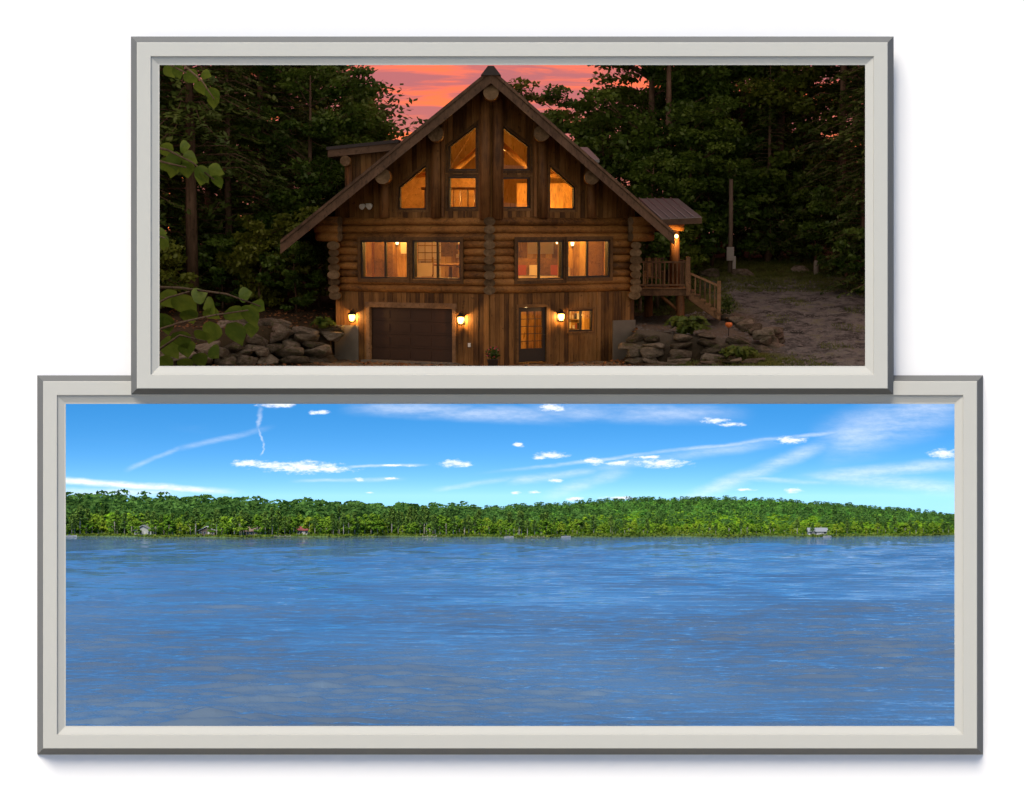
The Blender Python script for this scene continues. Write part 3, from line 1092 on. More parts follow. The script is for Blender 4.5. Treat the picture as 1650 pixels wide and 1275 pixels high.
def ground_h(X, Y):
    X = np.asarray(X, float); Y = np.asarray(Y, float)
    near = -0.0660 * Y
    z = np.where(Y < 76.5, near, -5.02 + 0 * Y)
    front = np.where(Y < 76.5, near, np.where(Y < 84, -5.02, -5.02 + (Y - 84) * 0.06))
    # drive on the right climbs steadily
    ramp = np.where(Y < 77.5, near, -5.03 + 0.126 * (Y - 77.5))
    ramp = np.where(Y > 103, -5.03 + 0.126 * 25.5 + (Y - 103) * 0.05, ramp)
    r = sm(5.2, 8.6, X)
    z = front * (1 - r) + ramp * r
    # planted bed before the porch, held by the right stone wall
    bx = np.interp(X, [4.0, 5.0, 9.6, 10.2], [-3.85, -3.85, -4.35, -4.7])
    edge = np.interp(X, [4.2, 7.0, 9.0, 9.9], [80.55, 80.4, 81.3, 84.0])
    bed = sm(0.0, 0.35, Y - edge) * (1 - sm(9.55, 9.95, X)) * sm(4.2, 4.5, X) * (1 - sm(88, 93, Y))
    z = np.where(bed > 0, z * (1 - bed) + np.maximum(bx, ramp) * bed, z)
    back = -3.85 + 0.126 * np.maximum(Y - 88, 0)
    z = np.where((X > -7.5) & (X < 6) & (Y > 88), np.maximum(z, -5.02 + (Y - 84) * 0.12), z)
    # terrace on the left behind the other stone wall
    ledge = np.interp(X, [-30, -13, -10, -7.0, -6.5], [77.6, 78.4, 79.6, 81.2, 81.4])
    le = sm(0.0, 0.5, Y - ledge) * (1 - sm(-6.75, -6.55, X))
    z = z * (1 - le) + (-3.75 + 0.05 * np.maximum(Y - 82, 0)) * le
    return z


def gh(X, Y):
    return float(ground_h(np.array([X]), np.array([Y]))[0])


def hillside_mat():
    m, b, out = mat('hillside_soil')
    tc = b.n('ShaderNodeTexCoord')
    P = tc.outputs['Object']
    x, y, z = b.xyz(P)
    fine = b.noise(P, 7.0, 6, 0.75)
    mid = b.noise(P, 1.3, 5, 0.65)
    big = b.noise(P, 0.35, 3)
    vo = b.n('ShaderNodeTexVoronoi')
    vo.inputs['Scale'].default_value = 9.0
    b.put(vo.inputs['Vector'], P)
    grav = b.mix(b.step(b.m('ADD', b.m('MULTIPLY', fine, 0.5), b.m('MULTIPLY', mid, 0.5)), 0.35, 0.65), (0.034, 0.035, 0.035), (0.18, 0.184, 0.185))
    grav = b.mix(b.step(vo.outputs['Distance'], 0.05, 0.3), grav, b.mix(b.step(mid, .35, .65), (0.052, 0.052, 0.050), (0.225, 0.226, 0.224)))
    grass = b.mix(b.m('ADD', b.m('MULTIPLY', fine, 0.6), b.m('MULTIPLY', mid, 0.4)), (0.040, 0.060, 0.010), (0.15, 0.16, 0.034))
    soil = b.mix(fine, (0.024, 0.018, 0.010), (0.085, 0.062, 0.036))
    wob = b.m('MULTIPLY', b.m('SUBTRACT', mid, 0.5), 3.2)
    # gravel drive: a band climbing on the right, grass verge beyond and along it
    cen = b.m('MULTIPLY_ADD', b.m('SUBTRACT', y, 78.0), -0.075, 13.1)
    off = b.m('ABSOLUTE', b.m('SUBTRACT', x, cen))
    dr = b.m('MULTIPLY', b.step(b.m('ADD', off, wob), 3.9, 2.8), b.step(b.m('ADD', y, wob), 100.0, 96.5))
    gv = b.m('MULTIPLY', b.step(b.m('ADD', off, wob), 5.6, 4.2), b.step(b.m('ADD', y, wob), 106.0, 103.5))
    apron = b.m('MULTIPLY', b.step(x, 4.4, 3.8), b.m('MULTIPLY', b.step(x, -7.2, -6.4), b.step(y, 83.0, 80.0)))
    bed = b.m('MULTIPLY', b.step(x, 10.0, 9.3), b.m('MULTIPLY', b.step(x, 4.2, 4.6), b.m('MULTIPLY', b.step(y, 80.4, 81.0), b.step(y, 90.0, 88.0))))
    c = b.mix(gv, soil, b.mix(b.step(b.m('ADD', big, b.m('MULTIPLY', mid, 0.4)), 0.62, 0.9), grass, soil))
    c = b.mix(dr, c, b.mix(b.step(mid, 0.52, 0.68), grav, b.mix(0.6, grav, grass)))
    c = b.mix(apron, c, b.mix(b.step(mid, 0.5, 0.62), (0.22, 0.175, 0.125), (0.10, 0.06, 0.03)))
    c = b.mix(bed, c, b.mix(fine, (0.06, 0.05, 0.04), (0.20, 0.17, 0.14)))
    h = b.m('ADD', b.m('MULTIPLY', fine, 0.6), b.m('MULTIPLY', mid, 0.8))
    principled(b, out, c, 0.95, h, 0.8, 0.12, 0.1)
    return m


def hillside():
    xs = np.concatenate([np.linspace(-35.5, -15, 36), np.linspace(-14.6, 16, 150), np.linspace(16.6, 35.5, 32)])
    ys = np.concatenate([np.linspace(36.5, 74, 40), np.linspace(74.4, 94, 110), np.linspace(94.8, 127.5, 50)])
    X, Y = np.meshgrid(xs, ys)
    Z = ground_h(X, Y)
    keep = (np.abs(X) > 7) | (Y < 79)
    Z = Z + 0.05 * np.sin(X * 2.1 + Y * 1.3) * np.sin(Y * 1.7 - X * .6) + rng.normal(size=X.shape) * 0.018
    # the slope narrows towards the opening in the wall
    hw = np.interp(Y, [36.5, 62, 80], [12.3, 29.5, 35.5])
    X = X * hw / 35.5 * (np.abs(X) > 1e9) + np.clip(X, -hw, hw)
    V = np.stack([X, Y, Z], -1).reshape(-1, 3)
    n = len(xs)
    J, I = np.meshgrid(np.arange(len(ys) - 1), np.arange(n - 1), indexing='ij')
    a = (J * n + I).ravel()
    Q = np.stack([a, a + 1, a + 1 + n, a + n], 1)
    me = np_mesh('hillside', V, Q, hillside_mat())
    me.polygons.foreach_set('use_smooth', [True] * len(me.polygons))
    tag(link('hillside', me, M=T), kind='structure')


hillside()


# ------------------------------------------------------------------ log cabin
CAB = empty('log_cabin', TL(H0), 'brown log cabin with glowing windows under a steep gable roof', 'cabin')


class WallPlane:
    def __init__(self, p0, p1):
        self.p0 = Vector((p0.x, p0.y, 0)); self.p1 = Vector((p1.x, p1.y, 0))
        self.e = (self.p1 - self.p0).normalized()
        self.L = (self.p1 - self.p0).length
        self.n = Vector((self.e.y, -self.e.x, 0))
        if self.n.y > 0:
            self.n = -self.n

    def uz(self, px, py):
        d = Kray(px, py)
        t = self.n.dot(self.p0) / self.n.dot(d)
        p = d * t
        return (p - self.p0).dot(self.e), p.z

    def pt(self, u, z, o=0.0):
        p = self.p0 + self.e * u + self.n * o
        return Vector((p.x, p.y, z))

    def X(self, u):
        return (self.p0 + self.e * u).x


WLf = WallPlane(PL, PC)
WRt = WallPlane(PC, PR)


def cpart(name, mb, mats, parent=None, label=None):
    o = link(name, mb.mesh(name, mats, H0), parent or CAB)
    if label:
        o['label'] = label
    return o


def wbox(mb, w, u0, u1, z0, z1, o0, o1, mi=0):
    P = w.pt
    mb.hexa([P(u0, z0, o1), P(u1, z0, o1), P(u1, z0, o0), P(u0, z0, o0), P(u0, z1, o1), P(u1, z1, o1), P(u1, z1, o0), P(u0, z1, o0)], mi)


def wquad(mb, w, c4, o0, o1, mi=0):
    """c4: four (u, z) corners anticlockwise seen from outside"""
    mb.hexa([w.pt(*c4[0], o1), w.pt(*c4[1], o1), w.pt(*c4[1], o0), w.pt(*c4[0], o0), w.pt(*c4[3], o1), w.pt(*c4[2], o1), w.pt(*c4[2], o0), w.pt(*c4[3], o0)], mi)


# --- roof geometry
PEAK = K(791, 110, 77.3)
EL_ = K(453, 386, 81.0)
ER_ = K(1086, 372, 81.6)
RT = 0.42


def zroof(X):
    """top of the roof above X"""
    if X < PEAK.x:
        return PEAK.z + (X - PEAK.x) * (PEAK.z - EL_.z) / (PEAK.x - EL_.x)
    return PEAK.z + (X - PEAK.x) * (ER_.z - PEAK.z) / (ER_.x - PEAK.x)


def zsoff(X):
    return zroof(X) - RT


def yrake(X):
    if X < PEAK.x:
        return PEAK.y + (PEAK.x - X) * (EL_.y - PEAK.y) / (PEAK.x - EL_.x)
    return PEAK.y + (X - PEAK.x) * (ER_.y - PEAK.y) / (ER_.x - PEAK.x)


ROOF_BACK = 94.0


def roof():
    for E, nm in ((EL_, 0), (ER_, 1)):
        mb = MB()
        a = Vector(PEAK); e = Vector(E)
        t = 0.10
        mb.hexa([a - Vector((0, 0, t)), e - Vector((0, 0, t)), Vector((e.x, ROOF_BACK, e.z - t)), Vector((a.x, ROOF_BACK, a.z - t)),
                 a, e, Vector((e.x, ROOF_BACK, e.z)), Vector((a.x, ROOF_BACK, a.z))])
        rf = cpart('roof', mb, M_ROOFTOP)
        # rake boards on the front edge: a wide one and a narrow one on top
        dirv = (e - a)
        for (t0, t1, off, lab) in ((0.11, 0.50, 0.05, 'rake_board'), (0.015, 0.13, 0.10, 'rake_trim')):
            mb = MB()
            fo = Vector((0, -off, 0)); bo = Vector((0, 0.02, 0))
            z0 = Vector((0, 0, -t1)); z1 = Vector((0, 0, -t0))
            ee = a + dirv * 1.004
            mb.hexa([a + z0 + fo, ee + z0 + fo, ee + z0 + bo, a + z0 + bo, a + z1 + fo, ee + z1 + fo, ee + z1 + bo, a + z1 + bo])
            cpart(lab, mb, M_FASCIA, rf)
        # soffit boards under the overhang, running back to the wall
        n = 46
        for k in range(n):
            x0 = a.x + (e.x - a.x) * k / n; x1 = a.x + (e.x - a.x) * (k + 0.965) / n
            y0 = min(yrake(x0), yrake(x1)) + 0.03
            y1 = 84.5
            mb = MB()
            zz0, zz1 = zroof(x0) - 0.12, zroof(x1) - 0.12
            dz = -0.07 - 0.012 * (k % 2)
            yy0, yy1 = yrake(x0) + .03, yrake(x1) + .03
            mb.hexa([(x0, yy0, zz0 + dz), (x1, yy1, zz1 + dz), (x1, y1, zz1 + dz), (x0, y1, zz0 + dz), (x0, yy0, zz0), (x1, yy1, zz1), (x1, y1, zz1), (x0, y1, zz0)])
            cpart('soffit_board', mb, M_SOFFIT, rf)
    mb = MB()
    mb.prism([(PEAK.x - .34, PEAK.y - .14, PEAK.z - .24), (PEAK.x + .34, PEAK.y - .14, PEAK.z - .24), (PEAK.x + .10, PEAK.y - .14, PEAK.z + .07), (PEAK.x - .10, PEAK.y - .14, PEAK.z + .07)], (0, 16, 0))
    cpart('ridge_cap', mb, M_ROOFTOP)


roof()

# --- window and door openings, pixel corners measured on the wall planes
def rect(w, x0, y0, x1, y1):
    a = w.uz((x0 + x1) / 2, y1); c = w.uz((x0 + x1) / 2, y0)
    u0 = w.uz(x0, (y0 + y1) / 2)[0]; u1 = w.uz(x1, (y0 + y1) / 2)[0]
    return [(u0, a[1]), (u1, a[1]), (u1, c[1]), (u0, c[1])]


def poly(w, pts):
    return [w.uz(*p) for p in pts]


WIN = {
    'A': (WLf, rect(WLf, 585, 388, 660, 449)), 'B': (WLf, rect(WLf, 668, 388, 745, 451)),
    'C': (WRt, rect(WRt, 830, 388, 904, 451)), 'D': (WRt, rect(WRt, 911, 387, 979, 447)),
    'g1': (WLf, poly(WLf, [(643, 338), (688, 338), (688, 265), (643, 302)])),
    'g2': (WLf, poly(WLf, [(723, 275), (769, 275), (769, 201), (723, 236)])),
    'g3': (WLf, poly(WLf, [(723, 336), (769, 336), (769, 285), (723, 285)])),
    'g4': (WRt, poly(WRt, [(809, 275), (853, 275), (853, 236), (809, 203)])),
    'g5': (WRt, poly(WRt, [(809, 336), (853, 336), (853, 286), (809, 286)])),
    'g6': (WRt, poly(WRt, [(884, 338), (926, 338), (926, 302), (884, 265)])),
    'sm': (WRt, rect(WRt, 915, 499, 954, 534)),
}
GAR = (WLf, rect(WLf, 597, 496, 731, 587))
DOOR = (WRt, rect(WRt, 834, 495, 879, 584))
for q in (GAR, DOOR):
    q[1][0] = (q[1][0][0], GZ); q[1][1] = (q[1][1][0], GZ)
Z_BASE = WLf.uz(780, 474)[1]         # top of the boarded basement
Z_PLATE = WLf.uz(780, 349)[1]        # top of the log storey
print('levels', GZ, Z_BASE, Z_PLATE, PEAK.z, 'widths', WLf.L, WRt.L)


def cut_spans(w, u0, u1, zlo0, zlo1, zhi0, zhi1, holes):
    """vertical strip from u0 to u1, minus holes given as (u,z) convex polygons; returns list of 4 corner quads"""
    def span(poly, u):
        zs = []
        n = len(poly)
        for i in range(n):
            a, c = poly[i], poly[(i + 1) % n]
            if abs(a[0] - c[0]) < 1e-6:
                if abs(a[0] - u) < 1e-6:
                    zs += [a[1], c[1]]
                continue
            t = (u - a[0]) / (c[0] - a[0])
            if -1e-6 <= t <= 1 + 1e-6:
                zs.append(a[1] + t * (c[1] - a[1]))
        return (min(zs), max(zs)) if zs else None
    um = (u0 + u1) / 2
    hs = []
    for p in holes:
        if span(p, um) is None:
            continue
        us = [q[0] for q in p]
        s0 = span(p, min(max(u0, min(us) + 1e-5), max(us) - 1e-5)); s1 = span(p, min(max(u1, min(us) + 1e-5), max(us) - 1e-5))
        hs.append((s0, s1))
    hs.sort(key=lambda h: h[0][0])
    out = []
    lo = (zlo0, zlo1)
    for s0, s1 in hs:
        if s0[0] > lo[0] + 0.02 or s1[0] > lo[1] + 0.02:
            out.append([(u0, lo[0]), (u1, lo[1]), (u1, s1[0]), (u0, s0[0])])
        lo = (s0[1], s1[1])
    if zhi0 > lo[0] + 0.03 or zhi1 > lo[1] + 0.03:
        out.append([(u0, lo[0]), (u1, lo[1]), (u1, max(zhi1, lo[1] + .002)), (u0, max(zhi0, lo[0] + .002))])
    return out


def boards():
    gar = GAR[1]; dr = DOOR[1]
    conc_l = rect(WLf, 541, 524, 579, 600); conc_r = rect(WRt, 986, 516, 1021, 600)
    for w, holes_b, holes_g, conc in ((WLf, [gar], [WIN[k][1] for k in ('g1', 'g2', 'g3')], conc_l), (WRt, [dr, WIN['sm'][1]], [WIN[k][1] for k in ('g4', 'g5', 'g6')], conc_r)):
        # basement boards
        cuts = {0.0, w.L}
        for h in holes_b + [conc]:
            for q in h:
                if 0 < q[0] < w.L: cuts.add(round(q[0], 4))
        cuts = sorted(cuts)
        strips = []
        for a, c in zip(cuts[:-1], cuts[1:]):
            n = max(1, round((c - a) / 0.205))
            x = a
            for k in range(n):
                strips.append((a + (c - a) * k / n, a + (c - a) * (k + 1) / n))
        cz = max(conc[2][1], conc[3][1])
        for (a, c) in strips:
            lo = GZ - 0.1
            hol = list(holes_b)
            um = (a + c) / 2
            if min(q[0] for q in conc) - .01 <= um <= max(q[0] for q in conc) + .01 or um < .02:
                lo = cz
            g = 0.006
            for q in cut_spans(w, a + g, c - g, lo, lo, Z_BASE, Z_BASE, hol):
                mb = MB(); wquad(mb, w, q, 0.0, 0.035 + random.uniform(0, .022))
                cpart('board', mb, M_BOARD)
        mb = MB()
        for (a, c) in strips:
            lo = GZ - 0.1
            for q in cut_spans(w, a, c, lo, lo, Z_BASE - .02, Z_BASE - .02, holes_b):
                wquad(mb, w, q, -0.16, 0.001)
        cpart('sheathing', mb, M_BOARD)
        # concrete footing showing at the corner
        u0 = min(q[0] for q in conc); u1 = max(q[0] for q in conc)
        mb = MB()
        if w is WLf:
            wbox(mb, w, -0.05, u1, GZ - .3, cz, -.6, 0.07)
        else:
            wbox(mb, w, u0, w.L + 0.05, GZ - .3, cz, -.6, 0.07)
        cpart('concrete_footing', mb, M_CONC, label='bare grey concrete footing at the house corner')
        # gable boards
        cuts = {0.0, w.L}
        for h in holes_g:
            for q in h:
                cuts.add(round(q[0], 4))
        cuts = sorted(cuts)
        strips = []
        for a, c in zip(cuts[:-1], cuts[1:]):
            n = max(1, round((c - a) / 0.215))
            for k in range(n):
                strips.append((a + (c - a) * k / n, a + (c - a) * (k + 1) / n))
        sh = MB()
        for (a, c) in strips:
            za, zc = zsoff(w.X(a)) + .22, zsoff(w.X(c)) + .22
            if min(za, zc) < Z_PLATE + 0.05:
                continue
            g = 0.006
            for q in cut_spans(w, a + g, c - g, Z_PLATE - .05, Z_PLATE - .05, za, zc, holes_g):
                mb = MB(); wquad(mb, w, q, 0.0, 0.035 + random.uniform(0, .03))
                cpart('board', mb, M_BOARD)
            for q in cut_spans(w, a, c, Z_PLATE - .25, Z_PLATE - .25, za, zc, holes_g):
                wquad(sh, w, q, -0.14, 0.001)
        cpart('sheathing', sh, M_BOARD)


boards()


def log(w, u0, u1, z, r, o=0.0, parent=None, name='log'):
    mb = MB()
    n = max(2, int((u1 - u0) / 0.7) + 1)
    pts = [w.pt(u0 + (u1 - u0) * k / n, z + random.uniform(-.012, .012), o) for k in range(n + 1)]
    mb.tube(pts, [r * random.uniform(.96, 1.05) for _ in pts], 14, 0, 1)
    return cpart(name, mb, [M_LOG, M_END], parent)


def log_storey():
    rows = [357, 370, 382.5, 394.5, 406.5, 419, 431.5, 443.5, 455.5, 467.5]
    for w, wins in ((WLf, ('A', 'B')), (WRt, ('C', 'D'))):
        a = min(q[0] for k in wins for q in WIN[k][1]) - 0.10
        c = max(q[0] for k in wins for q in WIN[k][1]) + 0.10
        pxm = 700 if w is WLf else 880
        zs = [WLf.uz(780, y)[1] for y in rows]
        r = (zs[0] - zs[-1]) / (len(rows) - 1) / 2 * 1.07
        ztop = max(q[1] for k in wins for q in WIN[k][1]); zbot = min(q[1] for k in wins for q in WIN[k][1])
        for i, z in enumerate(zs):
            if i < 3 or i > 7:
                log(w, 0.05, w.L - 0.05, z, r)
            else:
                log(w, 0.05, a, z, r); log(w, c, w.L - 0.05, z, r)
        # inner lining so that no light slips between the logs
        mb = MB()
        us = sorted({0.0, w.L, *[round(q[0], 4) for k in wins for q in WIN[k][1]]})
        for u0, u1 in zip(us[:-1], us[1:]):
            for q in cut_spans(w, u0, u1, Z_BASE - .06, Z_BASE - .06, Z_PLATE + .02, Z_PLATE + .02, [WIN[k][1] for k in wins]):
                wquad(mb, w, q, -0.20, -0.03)
        cpart('wall_lining', mb, M_PINE)
    zs = [WLf.uz(780, y)[1] for y in rows]
    r = (zs[0] - zs[-1]) / (len(rows) - 1) / 2 * 1.07
    # prow: log ends facing the viewer
    for i, z in enumerate(zs):
        mb = MB()
        rr = r * random.uniform(.98, 1.12)
        mb.tube([(PC.x + random.uniform(-.03, .03), YC + .5, z), (PC.x, YC - .24 - .06 * (i % 2), z)], rr * 1.38, 16, 0, 1, flat=.74)
        cpart('log_end', mb, [M_LOG, M_END])
    # outer corners: crossing log ends, the top ones corbelled out under the eaves
    for P, sgn, w, pxs in ((PL, -1, WLf, (541, 536)), (PR, 1, WRt, (1021, 1027))):
        for i, z in enumerate(zs):
            z2 = z + (PL.y - YC) * 0
            ext = [0.70, 0.62, 0.55, 0.0, 0, 0, 0, 0, 0, 0][i]
            mb = MB()
            rr = r * random.uniform(.97, 1.1)
            if ext:
                e = w.e * sgn
                base = Vector((P.x, P.y, z)) + w.n * .30
                mb.tube([base - e * .4, base + e * (ext * .6), base + e * (ext + .05)], [rr * 1.15, rr * 1.15, rr * 1.05], 14, 0, 1)
                cpart('corbel_log', mb, [M_LOG, M_END])
            if i < 3:
                continue
            mb = MB()
            fwd = Vector((0.10 * sgn, -1, 0)).normalized()
            b0 = Vector((P.x + .02 * sgn, P.y, z - r * .4))
            mb.tube([b0 + Vector((0, 1.0, 0)), b0 + fwd * (.36 + .10 * (i % 2))], rr * random.uniform(1.35, 1.6), 16, 0, 1, flat=.70)
            cpart('log_end', mb, [M_LOG, M_END])
        mb = MB()
        b0 = Vector((P.x + .02 * sgn, P.y, zs[-1] - 2 * r))
        mb.tube([b0 + Vector((0, 1.0, 0)), b0 + Vector((0, -.42, 0))], r * 1.6, 16, 0, 1, flat=.70)
        cpart('log_end', mb, [M_LOG, M_END])


log_storey()


def house_sides():
    """side and back walls, floors between storeys"""
    for P, sgn in ((PL, 1), (PR, -1)):
        mb = MB()
        zt = zsoff(P.x) + .1
        mb.box(min(P.x, P.x + .25 * sgn), max(P.x, P.x + .25 * sgn), P.y + .1, 93, GZ - .2, zt)
        cpart('side_wall', mb, M_BOARD)
    mb = MB()
    mb.prism([(PL.x, 93.1, GZ), (PR.x, 93.1, GZ), (PR.x, 93.1, zsoff(PR.x)), (PEAK.x, 93.1, zsoff(PEAK.x)), (PL.x, 93.1, zsoff(PL.x))], (0, .2, 0))
    cpart('back_wall', mb, M_PINE)
    for z, nm in ((Z_BASE - .10, 'floor'), (Z_PLATE - .20, 'loft_floor')):
        mb = MB()
        mb.prism([(PL.x + .2, PL.y + .3, z), (PC.x, YC + .35, z), (PR.x - .2, PR.y + .3, z), (PR.x - .2, 93, z), (PL.x + .2, 93, z)], (0, 0, .12))
        cpart(nm, mb, M_PINE)
    # pine ceiling under the rafters, with beams
    for s, E in ((-1, PL), (1, PR)):
        mb = MB()
        xa, xb = PEAK.x, E.x
        mb.hexa([(xa, 80.2, zsoff(xa) - .12), (xb, 83.2, zsoff(xb) - .12), (xb, 93, zsoff(xb) - .12), (xa, 93, zsoff(xa) - .12),
                 (xa, 80.2, zsoff(xa) - .05), (xb, 83.2, zsoff(xb) - .05), (xb, 93, zsoff(xb) - .05), (xa, 93, zsoff(xa) - .05)])
        cpart('loft_ceiling', mb, M_PINE)
        for k in range(4):
            yy = 84.0 + k * 2.2
            mb = MB()
            mb.tube([(xa, yy, zsoff(xa) - .22), (xb, yy, zsoff(xb) - .22)], .13, 10)
            cpart('rafter_log', mb, M_PINE_D)
    # partitions: close pine walls behind the outer windows
    uA = WIN['A'][1]; uD = WIN['D'][1]
    xA1 = WLf.X(uA[1][0]) + .12; xD0 = WRt.X(uD[0][0]) - .12
    for x0, x1, y in ((PL.x + .2, xA1, 84.4), (xD0, PR.x - .2, 84.8)):
        mb = MB(); mb.box(x0, x1, y, y + .12, Z_BASE, Z_PLATE - .1)
        cpart('partition', mb, M_PINE)
    mb = MB(); mb.box(PL.x + .2, PR.x - .2, 87.2, 87.35, Z_BASE, Z_PLATE - .1)
    cpart('partition', mb, M_PINE)
    mb = MB(); mb.box(PC.x, PR.x - .3, 84.2, 84.35, GZ, Z_BASE - .1)
    cpart('partition', mb, M_PINE)
    mb = MB(); mb.box(PC.x - .1, PC.x + .1, YC + .4, 93, GZ, Z_BASE - .1)
    cpart('partition', mb, M_PINE)
    # upright pine boards on the partitions, with doors and pictures
    def planks(x0, x1, y, z0, z1):
        n = max(2, round((x1 - x0) / .24))
        for k in range(n):
            a = x0 + (x1 - x0) * k / n; c = x0 + (x1 - x0) * (k + .95) / n
            mb = MB(); mb.box(a, c, y - .03 - .012 * (k % 2), y + .0, z0, z1)
            cpart('pine_board', mb, M_PINE)
    zt = Z_PLATE - .12
    planks(PL.x + .2, xA1, 84.39, Z_BASE + .05, zt)
    planks(xD0, PR.x - .2, 84.79, Z_BASE + .05, zt)
    planks(xA1, xD0, 87.19, Z_BASE + .05, zt)
    planks(PC.x + .1, PR.x - .3, 84.19, GZ + .05, Z_BASE - .12)
    def hung(x0, x1, y, z0, z1, name, m):
        mb = MB(); mb.box(x0, x1, y - .09, y - .04, z0, z1)
        cpart(name, mb, m)
    xa = WLf.X(uA[0][0]); xd = WRt.X(uD[0][0])
    hung(xa + .25, xa + .95, 84.39, Z_BASE + .1, Z_BASE + 2.1, 'inner_door', M_PINE_D)
    hung(xa + 1.25, xa + 1.6, 84.39, Z_BASE + 1.35, Z_BASE + 1.85, 'picture', M_CREAM)
    hung(xd + .9, xd + 1.5, 84.79, Z_BASE + .1, Z_BASE + 2.1, 'inner_door', M_PINE_D)
    hung(PC.x - 2.4, PC.x - 1.5, 87.19, Z_BASE + 1.2, Z_BASE + 1.9, 'picture', M_PINE_D)
    hung(PC.x + 1.4, PC.x + 2.4, 87.19, Z_BASE + 1.3, Z_BASE + 2.0, 'picture', M_CREAM)
    hung(PC.x + 2.7, PC.x + 3.3, 87.19, Z_BASE + .1, Z_BASE + 1.4, 'cupboard', M_PINE_D)
    hung(PC.x + 2.6, PC.x + 3.0, 84.19, GZ + .9, GZ + 1.9, 'cupboard', M_CREAM)
    for k in range(5):
        x = PC.x - 3.4 + k * 1.7
        mb = MB(); mb.tube([(x, YC + 1.6 + abs(x - PC.x) * .5, zt - .12), (x, 87.1, zt - .12)], .11, 8)
        cpart('ceiling_beam', mb, M_PINE_D)
    # wall lamps and laden shelves
    def sconce(x, y, z):
        mb = MB(); mb.tube([(x, y - .04, z - .12), (x, y - .12, z - .10)], .02, 6)
        s = cpart('indoor_sconce', mb, M_BLACK)
        mb = MB(); mb.lathe((x, y - .14, z), [(.045, -.06), (.07, .07)], 10)
        cpart('lamp_shade', mb, M_BULB_IN, s)
    sconce(xa + 1.12, 84.39, Z_BASE + 1.75); sconce(xa + 1.75, 84.39, Z_BASE + 1.45)
    sconce(xd + .35, 84.79, Z_BASE + 1.7)
    for x in (-2.7, -1.2, .9, 2.55):
        sconce(PC.x + x, 87.19, Z_BASE + 1.75)
    sconce(PC.x + 2.3, 84.19, GZ + 1.75); sconce(PC.x + 3.35, 84.19, GZ + 1.5)
    shm = [M_CREAM, M_PINE_D, M_THROW, M_BLACK, M_PINE, M_OFF]
    for x0, x1, y, zs in ((PC.x - 3.3, PC.x - 2.6, 87.19, (.9, 1.3, 1.7)), (PC.x - 1.4, PC.x - .5, 87.19, (.8, 1.15, 1.5)), (PC.x + .3, PC.x + 1.2, 87.19, (1.0, 1.4)), (PC.x + 2.9, PC.x + 3.4, 84.19, (1.05, 1.4))):
        for dz in zs:
            z = (Z_BASE if y > 85 else GZ) + dz
            mb = MB(); mb.box(x0, x1, y - .26, y - .045, z - .03, z)
            sh = cpart('shelf', mb, M_PINE_D)
            x = x0 + .03
            while x < x1 - .08:
                wv = random.uniform(.04, .11); hv = random.uniform(.10, .27)
                mb = MB(); mb.box(x, x + wv, y - .22, y - .07, z, z + hv)
                cpart('shelf_item', mb, random.choice(shm), sh)
                x += wv + random.uniform(.01, .08)
    # timber truss in the loft
    for (a, c) in (((-3.2, .95), (3.2, .95)), ((0, .95), (0, 3.6)), ((-1.6, .95), (0, 2.4)), ((1.6, .95), (0, 2.4))):
        mb = MB(); mb.tube([(PEAK.x + a[0], 84.2, Z_PLATE + .6 + a[1]), (PEAK.x + c[0], 84.2, Z_PLATE + .6 + c[1])], .11, 8)
        cpart('truss_log', mb, M_PINE_D)
    # loft rail seen through the middle window, and a loft wall behind
    zr = Z_PLATE - .08
    z1 = K(745, 304, 82.2).z
    g = cpart('loft_rail', (lambda m: (m.tube([(PEAK.x - 2.6, 82.2, z1), (PEAK.x - .25, 82.2, z1)], .05, 8), m)[1])(MB()), M_PINE)
    for k in range(9):
        mb = MB(); x = PEAK.x - 2.45 + k * .26
        mb.tube([(x, 82.2, zr), (x, 82.2, z1)], .032, 6)
        cpart('baluster', mb, M_PINE, g)
    mb = MB(); mb.box(PL.x + 1.2, PEAK.x - .4, 88.0, 88.15, Z_PLATE, Z_PLATE + 1.6)
    cpart('partition', mb, M_PINE_D)
    mb = MB(); mb.box(PEAK.x + .9, PR.x - 1.2, 84.6, 84.75, Z_PLATE, Z_PLATE + 1.25)
    cpart('partition', mb, M_PINE)


house_sides()


